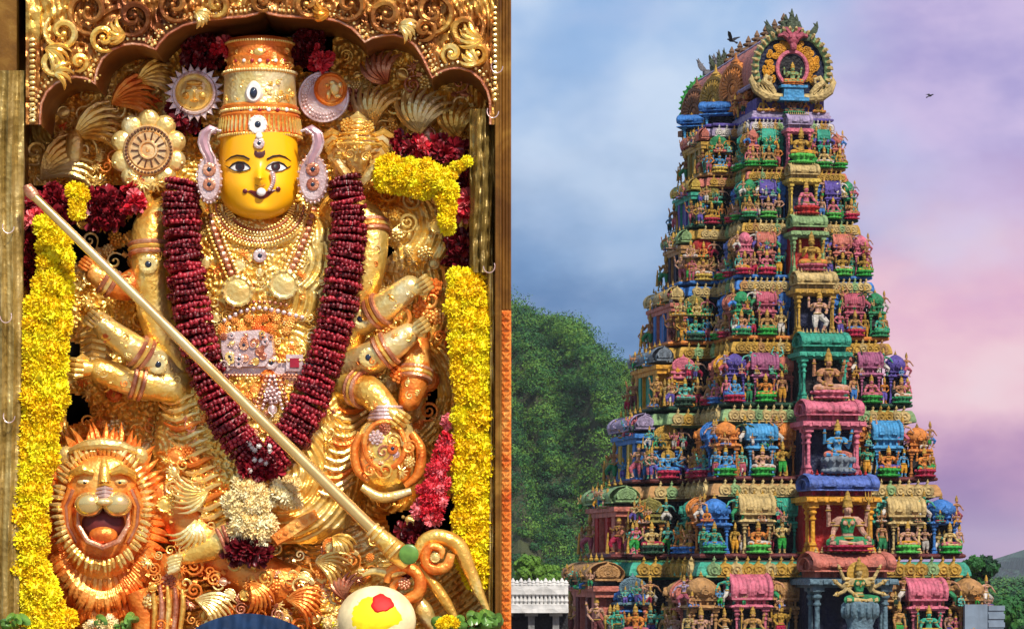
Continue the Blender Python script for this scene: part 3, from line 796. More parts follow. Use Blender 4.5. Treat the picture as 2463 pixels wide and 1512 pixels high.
for s in (-1, 1): mb.tube([(s * rw * 1.02, vF + .2, zr0 + hv * .2), (s * rw * 1.02, vB - .2, zr0 + hv * .2)], .12, 6)
link('ridge_beam', mb.mesh('ridge_beam', [pc('lilac')], 30), vault)
# left-hand dormers and statues along the vault
for q, cl in ((.24, 'orange'), (.52, 'gold'), (.80, 'brown')):
    v = vF + (vB - vF) * q
    link('dormer', ME_GAB, vault, (-rw * 1.02, v, zr0 - .1), (0, 0, -math.pi / 2 + .25), (3.0, 1.6, hv * .74), [pc(cl)])
for j in range(9):
    v = vF + (vB - vF) * (.08 + .105 * j)
    statue(srn.choice(['stand', 'seat4', 'gana', 'guard']), -rw * 1.15, v, zt + .36, (zr0 - zt) * (1.2 if j % 2 else .95), -.9, srn.choice(['brown', 'skin', 'rose', 'tan', 'salmon']), srn.choice(['maroon', 'orange', 'blue', 'dkgreen']))
for q in (.30, .62):
    v = vF + (vB - vF) * q
    miniature('barrel', -rw * 1.25, v, zt - .1, 2.3, 1.3, (zr0 - zt) * 1.6, -.5, 'blue', col2='azure')
# pot finials along the ridge
ME_POT = (lambda mb: (mb.lathe([(.20, 0), (.16, .06), (.34, .20), (.42, .34), (.34, .48), (.12, .56), (.26, .64), (.26, .70), (.10, .78), (.14, .84), (.02, 1.12)], 10), mb.mesh('pot_finial', [PH]))[1])(MB())
for j in range(7):
    v = vF + 1.3 + (vB - vF - 4.6) * j / 6
    link('pot_finial', ME_POT, vault, (0, v, topz - .05 * hv), (0, 0, 0), (1.25, 1.25, 1.1), [paint((.16, .09, .045), .35, .3, 3.0)])
# leafy crests on the ridge
def crest(v, s, u=0):
    mb = MB()
    for q, (an, ln) in enumerate([(-62, .75), (-38, .7), (-18, .95), (0, 1.15), (18, .95), (38, .7), (62, .75), (-50, .5), (50, .5), (-8, .8), (10, .7)]):
        w = R(an); x0 = math.sin(w) * .25 + (.5 if an > 55 else -.5 if an < -55 else 0)
        pts = []
        for e in range(5):
            f = e / 4; ww = w * (1 - .5 * f)
            pts.append((x0 + math.sin(ww) * ln * f, -.1 + .08 * (q % 3), math.cos(ww) * ln * f + .05))
        mb.tube(pts, [.10, .16, .15, .10, .015], 6, flat=.5)
        for e in (1, 2, 3): mb.tube([pts[e], (pts[e][0] + .16 * (-1) ** e, pts[e][1] - .05, pts[e][2] + .12)], [.08, .01], 5)
    mb.box(-.8, .8, -.2, .2, -.15, .1)
    return mb.mesh('leaf_crest', [PH])
ME_CREST = crest(0, 1)
link('leaf_crest', ME_CREST, vault, (0, vF - .2, topz - .13 * hv), (0, 0, 0), (1.25, 1.2, 1.25), [paint((.05, .07, .04), .5, .4, 3.0)])
link('leaf_crest', ME_CREST, vault, (-.2, vB - 1.0, topz - .02 * hv), (0, 0, 0), 1.1, [paint((.12, .12, .13), .5, .4, 3.0)])
link('leaf_crest', ME_CREST, vault, (-.5, vB - 3.2, topz - .06 * hv), (0, 0, .5), 1.0, [paint((.05, .07, .04), .5, .4, 3.0)])

# the great horseshoe gable that faces the viewer, and its twin at the far end
def horseshoe(front, parent, vpos, flip):
    zc = z_at(168, 0, vpos) if front else zr0 + hv * .45
    ro = u_at(1905 + 84, vpos) if front else rw * 1.02
    S = ro / .92
    g = link('horseshoe_gable', None, parent, (0, vpos, zc), (0, 0, math.pi if flip else 0), S)
    A0, A1 = R(-58), R(238)
    def arc(r, n_, a0=A0, a1=A1): return [(r * math.cos(a0 + (a1 - a0) * j / n_), r * math.sin(a0 + (a1 - a0) * j / n_)) for j in range(n_ + 1)]
    def part(name, mb, col): return link(name, mb.mesh(name, [pc(col)], 35), g)
    mb = MB(); mb.prism(arc(.86, 40), -.05, .3); part('backing', mb, 'navy')
    mb = MB()
    pts = [(x, -.1, z) for x, z in arc(.90, 44)]
    mb.tube(pts, [.075 + .02 * (j % 2) for j in range(45)], 8)
    part('rim', mb, 'pale' if front else 'leaf')
    mb = MB()
    for j in range(32):
        w = A0 + (A1 - A0) * (j + .5) / 32
        c_, s_ = math.cos(w), math.sin(w)
        mb.tube([(.86 * c_, -.2, .86 * s_), (.95 * c_, -.24, .95 * s_), (1.02 * c_ + .03 * s_, -.14, 1.02 * s_ - .03 * c_)], [.025, .055, .02], 5)
    part('feather_row', mb, 'cream' if front else 'bright')
    if not front: 
        mb = MB()
        mb.tube([(x, -.12, z) for x, z in arc(.62, 30)], .12, 6); part('inner_ring', mb, 'leaf'); return g
    mb = MB()
    rr = random.Random(3)
    for j in range(90):
        w = R(-35) + R(250) * rr.random(); r_ = .44 + .24 * rr.random()
        c_, s_ = r_ * math.cos(w), r_ * math.sin(w)
        mb.ring((c_, -.1, s_), .035 + .03 * rr.random(), .018, 8, 4)
        mb.ell((c_, -.1, s_), (.03, .04, .03), 6, 4)
    part('filigree', mb, 'amber')
    mb = MB(); mb.prism(arc(.33, 24, R(-70), R(250)), -.14, .1); part('niche', mb, 'black')
    mb = MB(); mb.tube([(x, -.16, z * 1.1) for x, z in arc(.37, 28, R(-66), R(246))], .05, 7); part('niche_rim', mb, 'pink')
    # kirtimukha mask at the top and flared scroll wings at the foot
    mb = MB()
    mb.ell((0, -.22, .70), (.15, .12, .16), 10, 7); mb.ell((0, -.26, .52), (.09, .08, .12), 8, 6)
    for s in (-1, 1):
        mb.ell((s * .08, -.32, .76), (.05, .04, .05), 8, 5)
        mb.tube([(s * .1, -.2, .72), (s * .24, -.22, .82), (s * .34, -.2, .78), (s * .36, -.2, .92)], [.08, .08, .06, .01], 7)
        mb.tube([(s * .06, -.2, .82), (s * .16, -.2, .95), (s * .26, -.18, .98)], [.06, .06, .01], 6)
    part('lion_mask', mb, 'rose')
    for s in (-1, 1):
        mb = MB()
        mb.tube([(s * .10, -.16, -.66), (s * .40, -.20, -.70), (s * .70, -.22, -.66), (s * .92, -.2, -.52), (s * 1.03, -.18, -.30), (s * 1.0, -.16, -.16)], [.05, .10, .13, .11, .07, .01], 8)
        mb.tube([(s * .45, -.2, -.60), (s * .60, -.26, -.44), (s * .74, -.26, -.34), (s * .66, -.24, -.22), (s * .54, -.22, -.26), (s * .56, -.22, -.36)], [.06, .09, .09, .07, .05, .03], 8)
        for q in range(4): mb.tube([(s * (.50 + .1 * q), -.3, -.62), (s * (.62 + .1 * q), -.32, -.5 + .04 * q)], [.03, .01], 5)
        part('scroll_wing', mb, 'cream')
    return g
hg = horseshoe(True, tower, vF - .05, False)
horseshoe(False, tower, vB + .1, True)
S = hg.scale[0]; zc = hg.location.z
statue('seat4', 0, vF - .45, zc - .42 * S, .62 * S, 0, 'pale', 'orange', 'gold', 'orange', .15, 1.2)
mb = MB(); mb.box(-.26 * S, .26 * S, vF - .75, vF, zc - .74 * S, zc - .42 * S, tx=.03 * S); mb.box(-.33 * S, .33 * S, vF - .85, vF, zc - .48 * S, zc - .42 * S); mb.box(-.36 * S, .36 * S, vF - .9, vF, zc - .80 * S, zc - .72 * S)
link('niche_step', mb.mesh('niche_step', [pc('azure')], 30), tower)

# ================================================================== HILLS, TREES, HALL, BIRDS
m_leaf, nt, b = nodes('foliage')
geo = nn(nt, 'ShaderNodeNewGeometry')
a = nn(nt, 'ShaderNodeTexNoise', {'Vector': geo.outputs['Position'], 'Scale': .07, 'Detail': 6.0, 'Roughness': .65})
a2 = nn(nt, 'ShaderNodeTexNoise', {'Vector': geo.outputs['Position'], 'Scale': .6, 'Detail': 5.0})
add = nn(nt, 'ShaderNodeMath', {0: a.outputs[0], 1: a2.outputs[0]}, operation='ADD')
hf = nn(nt, 'ShaderNodeMath', {0: add.outputs[0], 1: .5}, operation='MULTIPLY')
oi = nn(nt, 'ShaderNodeAttribute', attribute_name='tint')
ad2 = nn(nt, 'ShaderNodeMath', {0: hf.outputs[0], 1: oi.outputs['Fac']}, operation='ADD')
nt.links.new(ramp(nt, ad2.outputs[0], [(.34, (.005, .034, .011)), (.47, (.018, .100, .018)), (.62, (.080, .175, .016))]), b.inputs['Base Color'])
b.inputs['Roughness'].default_value = .65
b.inputs['Specular IOR Level'].default_value = .25
try:
    b.inputs['Transmission Weight'].default_value = 0
except Exception: pass

m_bark = paint((.10, .075, .05), .9, .3, 1.0, .5, .6)

def leaf_cloud(centres, radii, per, size, seed, squash=.75, tint=None):
    """many small leaf quads spread through the volume of uneven clumps"""
    rs = np.random.RandomState(seed)
    c = np.repeat(np.asarray(centres, float), per, axis=0); r = np.repeat(np.asarray(radii, float), per)
    n = len(c)
    d = rs.normal(size=(n, 3)); d /= np.linalg.norm(d, axis=1)[:, None]
    rad = r * (.84 + .18 * rs.rand(n)) * (1 + .30 * np.sin(d[:, 0] * 7 + c[:, 0]) * np.sin(d[:, 2] * 6 + c[:, 1]))
    p = c + d * rad[:, None] * np.array([1, 1, squash])
    nrm = d + rs.normal(size=(n, 3)) * .28; nrm /= np.linalg.norm(nrm, axis=1)[:, None]
    t1 = np.cross(nrm, rs.normal(size=(n, 3))); t1 /= np.linalg.norm(t1, axis=1)[:, None]
    t2 = np.cross(nrm, t1)
    sz = (size * (.6 + .8 * rs.rand(n)))[:, None]
    v = np.stack([p - t1 * sz, p - t2 * sz * .55, p + t1 * sz, p + t2 * sz * .55], 1).reshape(-1, 3)
    me = bpy.data.meshes.new('leaves')
    me.vertices.add(4 * n); me.vertices.foreach_set('co', v.ravel())
    me.loops.add(4 * n); me.loops.foreach_set('vertex_index', np.arange(4 * n, dtype=np.int32))
    me.polygons.add(n); me.polygons.foreach_set('loop_start', np.arange(0, 4 * n, 4, dtype=np.int32))
    me.update(calc_edges=True)
    at = me.attributes.new('tint', 'FLOAT', 'POINT')
    tv = np.zeros(len(np.asarray(radii))) if tint is None else np.asarray(tint, float)
    at.data.foreach_set('value', np.repeat(np.repeat(tv, per), 4))
    me.materials.append(m_leaf)
    return me

# forested hill on the left: ridge line read from the picture, 620 m away
YH = 620.0
ridge = [(300, 560), (700, 590), (1000, 630), (1231, 668), (1290, 690), (1370, 722), (1420, 768), (1455, 782), (1500, 822), (1545, 856), (1620, 930), (1720, 1040), (1850, 1160), (2000, 1260), (2200, 1340), (2500, 1400)]
def ridge_y(px):
    for (x0, y0), (x1, y1) in zip(ridge, ridge[1:]):
        if x0 <= px <= x1: return y0 + (y1 - y0) * (px - x0) / (x1 - x0)
    return ridge[0][1] if px < 300 else 1400
hb = MB(); hill_n = (60, 30)
def hill_pt(px, f):
    """f 0 at the foot (near), 1 at the ridge"""
    top = P(px, ridge_y(px) + 72, YH); foot_y = YH - 110
    y = foot_y + (YH - foot_y) * f
    g_ = f ** .85
    amp = max(0.0, min(1.0, (top.z - 14) / 40)) * math.sin(f * math.pi)
    z = max(0, top.z) * g_ + amp * 9.0 * math.sin(px * .021 + f * 5) + amp * 5 * math.sin(px * .05 + 9 * f)
    x = top.x * (y / YH) if True else top.x
    return Vector((x, y, z))
for j in range(hill_n[1] + 1):
    for i in range(hill_n[0] + 1):
        hb.v.append(tuple(hill_pt(300 + 2200 * i / hill_n[0], j / hill_n[1])))
for j in range(hill_n[1]):
    for i in range(hill_n[0]):
        q = j * (hill_n[0] + 1) + i; hb.f.append((q, q + 1, q + hill_n[0] + 2, q + hill_n[0] + 1)); hb.m.append(0)
# back slope
o = len(hb.v)
for i in range(hill_n[0] + 1):
    p = hill_pt(300 + 2200 * i / hill_n[0], 1); hb.v.append((p.x * 1.1, p.y + 160, 0))
for i in range(hill_n[0]):
    q = hill_n[1] * (hill_n[0] + 1) + i; hb.f.append((q, q + 1, o + i + 1, o + i)); hb.m.append(0)
m_soil = paint((.05, .06, .025), .95, .3, .1, .5, .3)
tag(link('hill', hb.mesh('hill', [m_soil])), kind='structure')
rs = random.Random(21); cs, rd, tn = [], [], []
for q in range(1500):
    px = rs.uniform(1165, 1640); f = rs.random() ** .8
    p = hill_pt(px, f); r_ = rs.choice([1.1, 1.4, 1.8, 2.3, 3.0]) * rs.uniform(.85, 1.2)
    clump = math.sin(px * .045 + f * 17) + math.sin(px * .021 - f * 11)
    if clump > .8: r_ *= 1.2
    cs.append((p.x, p.y, p.z + r_ * .45)); rd.append(r_); tn.append(rs.uniform(-.16, .16) + (.07 if clump > .5 else -.07 if clump < -.5 else 0))
tag(link('hillside_forest', leaf_cloud(cs, rd, 320, .18, 4, .60, tn)), 'dense green forest covering the hillside left of the temple tower', 'forest', kind='stuff')

# single trees: (px, base py, top py, width px, distance, tint)
def tree(label, px, top, wpx, Y, tint, seed, per=700, leaf=.15, n=18):
    base = P(px, 0, Y); base.z = 0
    zt = P(px, top, Y).z; w = wpx / FD * Y / 2
    o = link('tree', None, None, base); tag(o, label, 'tree', 'trees round the temple')
    rr = random.Random(seed); cs, rd, tn = [], [], []
    tr = MB(); hc = max(zt - w * 1.5, zt * .5)
    tr.tube([(0, 0, -.3), (.1, 0, hc * .5), (-.1, .1, hc)], [w * .16, w * .11, w * .08], 8)
    for q in range(n):
        an = rr.uniform(0, 6.28); rad = w * .72 * math.sqrt(rr.random()); zz = hc + (zt - hc) * rr.uniform(.02, .86)
        sh = 1 - .5 * max(0, (zz - hc) / (zt - hc) - .4)
        c_ = (math.cos(an) * rad * sh, math.sin(an) * rad * sh, zz)
        cs.append(c_); rd.append(w * rr.uniform(.20, .42)); tn.append(tint + rr.uniform(-.09, .09))
        if q % 2 == 0: tr.tube([(-.1, .1, hc * .9), (c_[0] * .5, c_[1] * .5, (hc + zz) / 2), c_], [w * .06, w * .04, w * .015], 6)
    link('trunk', tr.mesh('trunk', [m_bark]), o)
    link('crown', leaf_cloud(cs, rd, per, leaf, seed, .85, tn), o)
tree('bright green leafy tree rising behind the white hall roof at far left', 1268, 1336, 90, 235, .12, 1)
tree('small bright green tree behind the white hall roof, nearer the tower', 1322, 1352, 80, 240, .10, 2)
tree('low dark green tree behind the white parapet, touching the tower edge', 1378, 1368, 70, 250, -.02, 3)
tree('dark green tree behind the tower at its right edge', 2352, 1340, 110, 215, -.10, 4, 900)
tree('dark leafy tree at the bottom right corner below the blue hill', 2432, 1436, 150, 200, -.08, 5, 900)
tree('low green tree in the right corner beside the tower foot', 2490, 1440, 110, 215, -.05, 6, 900)

tree('rounded dark tree farther off, left part of the gap below the blue hill', 2412, 1432, 110, 330, -.06, 7, 900)
tree('rounded dark tree farther off at the right picture edge below the blue hill', 2466, 1418, 120, 340, -.04, 8, 900)
rs = random.Random(9); cs, rd, tn = [], [], []
for q in range(420):
    y_ = rs.uniform(480, 1700); p = P(rs.uniform(2290, 2530), 0, y_); r_ = rs.uniform(3, 6)
    cs.append((p.x, y_, rs.uniform(1.5, 4.2))); rd.append(r_); tn.append(rs.uniform(-.1, .05))
tag(link('distant_woodland', leaf_cloud(cs, rd, 300, .4, 8, .8, tn)), 'distant dark woodland on the plain at the right edge', 'woodland', kind='stuff')
# far blue hill in the right corner
fb = MB(); YF = 3600.0
fr = [(2340, 1460), (2392, 1425), (2412, 1398), (2440, 1384), (2480, 1372), (2560, 1350), (2700, 1330), (2900, 1350), (3200, 1390)]
for f, dy, sc in ((0, -900, 0), (.5, -450, .55), (.85, -160, .88), (1, 0, 1), (0, 900, 0)):
    for px, py in [(x, y) for i in range(len(fr) - 1) for x, y in [(fr[i][0] + (fr[i + 1][0] - fr[i][0]) * e / 4, fr[i][1] + (fr[i + 1][1] - fr[i][1]) * e / 4) for e in range(4)]]:
        p = P(px, py, YF); h = max(3.0, (EYE + 40) if py > HY else p.z)
        h = max(p.z + 20, 3)
        fb.v.append((p.x, YF + dy, h * sc + (5 * math.sin(px * .3) + 4 * math.sin(px * .71 + dy)) * sc - (0 if sc else 1)))
nf = 4 * (len(fr) - 1)
for j in range(4):
    for i in range(nf - 1): fb.f.append((j * nf + i, j * nf + i + 1, (j + 1) * nf + i + 1, (j + 1) * nf + i)); fb.m.append(0)
tag(link('far_hill', fb.mesh('far_hill', [paint((.020, .060, .040), .9, .35, .02, .4, .3)])), kind='structure')

# white hall with a pinnacled parapet at the lower left of the tower
YW = 138.0
x0, x1 = P(1130, 0, YW).x, P(1366, 0, YW).x
zz = lambda py: P(0, py, YW).z
white = paint((.50, .49, .46), .7, .10, .8, .35, .2)
hall = link('white_hall', None, None, ((x0 + x1) / 2, YW, 0))
tag(hall, 'long white temple hall with a toothed roof parapet, left of the tower foot', 'hall')
hx0, hx1 = x0 - (x0 + x1) / 2, x1 - (x0 + x1) / 2
mb = MB(); mb.box(hx0, hx1, .4, 12, 0, zz(1470)); link('wall', mb.mesh('wall', [paint((.020, .020, .024), .8)], 30), hall)
mb = MB(); mb.box(hx0, hx1, -.75, 12, zz(1472), zz(1462)); mb.box(hx0, hx1, -.55, 12, zz(1462), zz(1452)); link('eave', mb.mesh('eave', [white], 30), hall)
mb = MB(); mb.box(hx0, hx1, .12, .5, zz(1452), zz(1428)); link('parapet_back', mb.mesh('parapet_back', [paint((.30, .30, .31), .8)], 30), hall)
mb = MB(); mb.box(hx0, hx1, -.15, .55, zz(1428), zz(1414)); mb.box(hx0, hx1, -.05, .5, zz(1414), zz(1408)); link('parapet_rail', mb.mesh('parapet_rail', [white], 30), hall)
bal = (lambda mb: (mb.lathe([(.16, 0), (.10, .06), (.17, .22), (.09, .44), (.13, .56), (.17, .63)], 8), mb.mesh('baluster', [white]))[1])(MB())
pin = (lambda mb: (mb.lathe([(.20, 0), (.24, .12), (.14, .22), (.18, .32), (.03, .62)], 8), mb.mesh('pinnacle', [white]))[1])(MB())
n = 24
for i in range(n):
    x = hx0 + (hx1 - hx0) * (i + .5) / n
    link('baluster', bal, hall, (x, 0, zz(1452)), (0, 0, 0), (.66, .66, (zz(1428) - zz(1452)) / .63))
    link('pinnacle', pin, hall, (x, .2, zz(1408)), (0, 0, 0), (.66, .66, .42 if i % 2 else .56))
for i in range(4):
    x = hx0 + (hx1 - hx0) * (i + .5) / 4
    mb = MB(); mb.box(x - .14, x + .14, -.25, .0, 0, zz(1480)); mb.box(x - .28, x + .28, -.4, .05, zz(1480), zz(1472))
    link('pillar', mb.mesh('pillar', [paint((.22, .22, .21), .8)], 30), hall)

# birds
def bird(label, px, py, Y, s, ang, wing):
    mb = MB()
    mb.tube([(-.24, 0, .02), (-.12, 0, .03), (.04, 0, .03), (.14, 0, .06), (.20, 0, .07), (.27, 0, .055)], [.02, .05, .065, .045, .042, .006], 8)
    mb.tube([(-.22, 0, .02), (-.42, 0, -.02)], [.03, .06], 6, flat=1)
    for q in (-1, 1):
        z1, z2 = (.14, .10) if wing else (.20, .34)
        vs = [(.08, q * .03, .05), (.10, q * .25, .05 + z1), (-.02, q * .48, .05 + z2), (-.16, q * .42, .03 + z2), (-.16, q * .22, .03 + z1), (-.14, q * .03, .03)]
        mb.add(vs + [(x, y, z - .015) for x, y, z in vs], [(0, 1, 4, 5), (1, 2, 3, 4), (11, 10, 7, 6), (10, 9, 8, 7), (0, 6, 7, 1), (1, 7, 8, 2), (2, 8, 9, 3), (3, 9, 10, 4), (4, 10, 11, 5)])
    o = link('bird', mb.mesh('bird', [paint((.015, .015, .018), .5)]), None, P(px, py, Y), (R(10), R(-15), ang), s)
    tag(o, label, 'bird', 'birds in the sky')
bird('black crow flying just above the tower ridge', 1757, 100, 158, 1.0, 2.4, False)
bird('tiny dark bird far off in the lilac sky', 2237, 232, 210, .8, .5, True)

# roof terrace on which the photographer and the shrine stand
m_stone = paint((.30, .26, .22), .85, .2, 1.2, .4, .4)
mb = MB(); mb.box(-6, 5, -5, 10.5, -.02, EYE - 1.75); mb.box(-6.15, 5.15, -5.15, 10.65, EYE - 1.95, EYE - 1.78)
tag(link('terrace', mb.mesh('terrace', [m_stone], 30)), kind='structure')

# evening air
hz = MB(); hz.box(-6100, 6100, -1600, 10600, -1.5, 140)
m_haze = bpy.data.materials.new('haze'); m_haze.use_nodes = True
hn = m_haze.node_tree; hn.nodes.clear()
pv = hn.nodes.new('ShaderNodeVolumePrincipled'); pv.inputs['Density'].default_value = .00006; pv.inputs['Color'].default_value = (.80, .86, .95, 1)
ho = hn.nodes.new('ShaderNodeOutputMaterial'); hn.links.new(pv.outputs[0], ho.inputs['Volume'])
tag(link('haze', hz.mesh('haze', [m_haze], smooth=False)), kind='stuff')

# ================================================================== GILDED SHRINE AND GODDESS IDOL
YS = 7.694                      # back plate plane; there one picture unit is one millimetre
def S(px, py, d=0.0): return P(px, py, YS - d)
U = .001
def rootat(name, label, cat, px, py, d, group=None):
    o = link(name, None, None, S(px, py, d)); tag(o, label, cat, group); return o
def part(name, mb, mats, parent, base=None, sharp=40, kind=None, smooth=True):
    """mesh given in world coordinates, hung under its thing (base = the thing when parent is a part)"""
    o = link(name, mb.mesh(name, mats if isinstance(mats, (list, tuple)) else [mats], sharp, smooth), parent)
    b_ = base or parent
    o.location = -Vector(b_.location) if base is None else (0, 0, 0)
    if kind: o['kind'] = kind
    return o
def gold(c1, c2, c3, rough=.32, metal=.75, nscale=6.0, bscale=60.0, bstr=.5, voro=True):
    m, nt, b = nodes('gilded_metal')
    geo = nn(nt, 'ShaderNodeNewGeometry')
    a = nn(nt, 'ShaderNodeTexNoise', {'Vector': geo.outputs['Position'], 'Scale': nscale, 'Detail': 5.0, 'Roughness': .6, 'Distortion': .6})
    nt.links.new(ramp(nt, a.outputs[0], [(.34, c1), (.52, c2), (.68, c3)]), b.inputs['Base Color'])
    v = nn(nt, 'ShaderNodeTexVoronoi', {'Vector': geo.outputs['Position'], 'Scale': bscale})
    w = nn(nt, 'ShaderNodeTexNoise', {'Vector': geo.outputs['Position'], 'Scale': bscale * 1.7, 'Detail': 4.0})
    s_ = nn(nt, 'ShaderNodeMath', {0: v.outputs['Distance'], 1: w.outputs[0]}, operation='ADD')
    bp = nn(nt, 'ShaderNodeBump', {'Height': (s_ if voro else w).outputs[0], 'Strength': bstr, 'Distance': .25 / bscale})
    nt.links.new(bp.outputs[0], b.inputs['Normal'])
    b.inputs['Metallic'].default_value = metal * .88; b.inputs['Roughness'].default_value = rough
    return m
G_PALE = gold((.74, .44, .10), (.92, .68, .24), (.97, .84, .46), .30, .75, 9, 90, .45)  # pale to orange noise puts warm reflections into these gold colours
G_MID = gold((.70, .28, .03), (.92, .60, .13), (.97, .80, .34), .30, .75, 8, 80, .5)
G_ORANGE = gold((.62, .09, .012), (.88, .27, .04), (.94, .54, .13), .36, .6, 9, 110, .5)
G_DARK = gold((.16, .045, .012), (.42, .17, .035), (.78, .50, .10), .34, .75, 6, 70, .5)  # dark red-brown reflections of the arch top put into the colour
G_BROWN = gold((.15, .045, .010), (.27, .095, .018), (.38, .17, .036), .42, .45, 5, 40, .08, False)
G_WOOD = gold((.12, .045, .004), (.22, .095, .010), (.36, .19, .030), .40, .55, 9, 60, .15, False)
G_SILVER = gold((.46, .28, .26), (.72, .53, .49), (.86, .72, .66), .30, .6, 20, 160, .5)
G_ROSE = gold((.38, .10, .05), (.62, .26, .14), (.80, .48, .30), .34, .7, 18, 150, .5)
G_SMOOTH = gold((.70, .46, .15), (.84, .62, .25), (.90, .72, .36), .20, .85, 4, 20, .06, False)
def plain(name, rgb, rough=.4, metal=0.0, spec=.5, var=.15, scale=40, bump=.1, sss=0.0):
    m, nt, b = nodes(name)
    geo = nn(nt, 'ShaderNodeNewGeometry')
    a = nn(nt, 'ShaderNodeTexNoise', {'Vector': geo.outputs['Position'], 'Scale': float(scale), 'Detail': 4.0})
    nt.links.new(ramp(nt, a.outputs[0], [(.35, mul(rgb, 1 - var)), (.65, mul(rgb, 1 + var))]), b.inputs['Base Color'])
    bp = nn(nt, 'ShaderNodeBump', {'Height': a.outputs[0], 'Strength': bump, 'Distance': .1 / scale}); nt.links.new(bp.outputs[0], b.inputs['Normal'])
    b.inputs['Roughness'].default_value = rough; b.inputs['Metallic'].default_value = metal; b.inputs['Specular IOR Level'].default_value = spec
    return m
M_FACE = plain('turmeric_skin', (.97, .45, .004), .34, 0, .5, .06, 8, .03)
M_BLACK = plain('kohl_black', (.012, .008, .008), .4)
M_WHITE = plain('enamel_white', (.80, .76, .70), .25)
M_LIP = plain('lip_red', (.13, .012, .012), .35)
M_DARK = plain('cavity_shade', (.014, .009, .007), .8)  # near-black board colour stands in for shade behind the cut-outs
M_JEWEL = plain('dark_gem', (.012, .02, .04), .08, 0, .8)
M_RUBY = plain('ruby', (.30, .01, .02), .1, 0, .8)
M_MAROON = [plain('maroon_petal', c, .40, 0, .5, .3, 60, .3) for c in ((.13, .005, .010), (.20, .008, .016), (.32, .014, .026))]
M_YELLOW = [plain('marigold_petal', c, .55, 0, .3, .2, 60, .3) for c in ((.97, .70, .010), (.98, .78, .016), (.96, .63, .008))]
M_CRIMSON = [plain('crimson_petal', c, .45, 0, .4, .25, 60, .3) for c in ((.55, .015, .03), (.68, .04, .06), (.75, .16, .18))]
M_CREAM = [plain('jasmine_petal', c, .55, 0, .3, .15, 60, .3) for c in ((.88, .72, .36), (.92, .80, .48), (.84, .62, .26))]
M_LEAFG = plain('fresh_leaf', (.09, .20, .03), .35, 0, .5, .35, 30, .2)
M_STONE = m_stone if 'm_stone' in globals() else paint((.30, .26, .22), .85, .2, 1.2, .4, .4)

rg = random.Random(77)
nprs = np.random.RandomState(7)

# ---------------------------------------------------------------- embossing field shared by the metal plates
EC = np.array([(rg.uniform(40, 1220), rg.uniform(-150, 1560)) for _ in range(420)])
EN = nprs.randint(4, 9, len(EC)); EK = nprs.uniform(.22, .42, len(EC)); EP = nprs.uniform(0, 6.28, len(EC))
def emboss(X, Y):
    sh = X.shape; x, y = X.ravel(), Y.ravel(); out = np.empty_like(x)
    for i in range(0, len(x), 20000):
        dx_ = x[i:i + 20000, None] - EC[None, :, 0]; dy_ = y[i:i + 20000, None] - EC[None, :, 1]
        r2 = dx_ ** 2 + dy_ ** 2; k = r2.argmin(1); ii = np.arange(len(k))
        r = np.sqrt(r2[ii, k]); th = np.arctan2(dy_[ii, k], dx_[ii, k])
        out[i:i + 20000] = .6 * np.cos(r * EK[k]) + .5 * np.cos(EN[k] * th + EP[k] + r * .10) * np.clip(r / 14, 0, 1)
    return out.reshape(sh)
def grid_mesh(name, XY, D, mats, mask=None, parent=None):
    """sheet through picture points XY (rows x cols x 2) at relief heights D"""
    h, w = D.shape
    Yd = YS - D
    X = (XY[..., 0] - HX) / FD * Yd; Z = EYE + (HY - XY[..., 1]) / FD * Yd
    co = np.stack([X, Yd, Z], -1).reshape(-1, 3)
    idx = np.arange(h * w).reshape(h, w)
    q = np.stack([idx[:-1, :-1], idx[1:, :-1], idx[1:, 1:], idx[:-1, 1:]], -1).reshape(-1, 4)
    if mask is not None:
        mk = (mask[:-1, :-1] & mask[1:, :-1] & mask[1:, 1:] & mask[:-1, 1:]).ravel(); q = q[mk]
    mb = MB(); mb.v = [tuple(c) for c in co.tolist()]; mb.f = [tuple(f) for f in q.tolist()]; mb.m = [0] * len(mb.f)
    return part(name, mb, mats, parent, sharp=60)

# ---------------------------------------------------------------- the shrine itself
shrine = rootat('gilded_shrine', 'gilded shrine with a scalloped arch and wrapped posts round the goddess', 'shrine', 620, 1560, .05)
FR = .21                        # the arch stands this far before the back plate
arch_pts = [(96, 300), (96, 285), (99, 250), (112, 222), (135, 200), (160, 189), (182, 185), (205, 189), (222, 197), (228, 203),
            (229, 190), (233, 170), (246, 142), (270, 120), (295, 109), (318, 106), (345, 109), (366, 116), (374, 120),
            (384, 104), (405, 82), (440, 62), (490, 49), (540, 44), (590, 40), (618, 33), (632, 24), (646, 33), (675, 39), (725, 42), (775, 44), (815, 52), (845, 68), (866, 88), (877, 102),
            (895, 92), (920, 86), (946, 84), (975, 92), (998, 110), (1016, 138), (1030, 168), (1039, 188),
            (1058, 174), (1080, 166), (1105, 164), (1132, 172), (1156, 192), (1172, 220), (1178, 245), (1179, 300)]
def arch_y(px):
    for (x0, y0), (x1, y1) in zip(arch_pts, arch_pts[1:]):
        if x0 <= px <= x1 and x1 > x0: return y0 + (y1 - y0) * (px - x0) / (x1 - x0)
    return 300 if px < 96 or px > 1179 else 100
xs = np.concatenate([np.linspace(62, 95.9, 8), np.array(sorted(set([p[0] for p in arch_pts] + list(np.arange(100, 1178, 4.0))))), np.linspace(1179.1, 1197, 6)])
rows = 44
ay = np.array([arch_y(x) for x in xs])
tt = np.linspace(0, 1, rows)[:, None]
XX = np.repeat(xs[None, :], rows, 0); YY = -170 + (ay[None, :] + 170) * tt
D = FR + .006 * emboss(XX * 1.15, YY * 1.15) + .004 * np.sin(XX * .11 + YY * .07) * np.sin(YY * .13)
edge = np.clip((1 - tt) * (ay[None, :] + 170) / 26, 0, 1)
D = FR + (D - FR) * edge
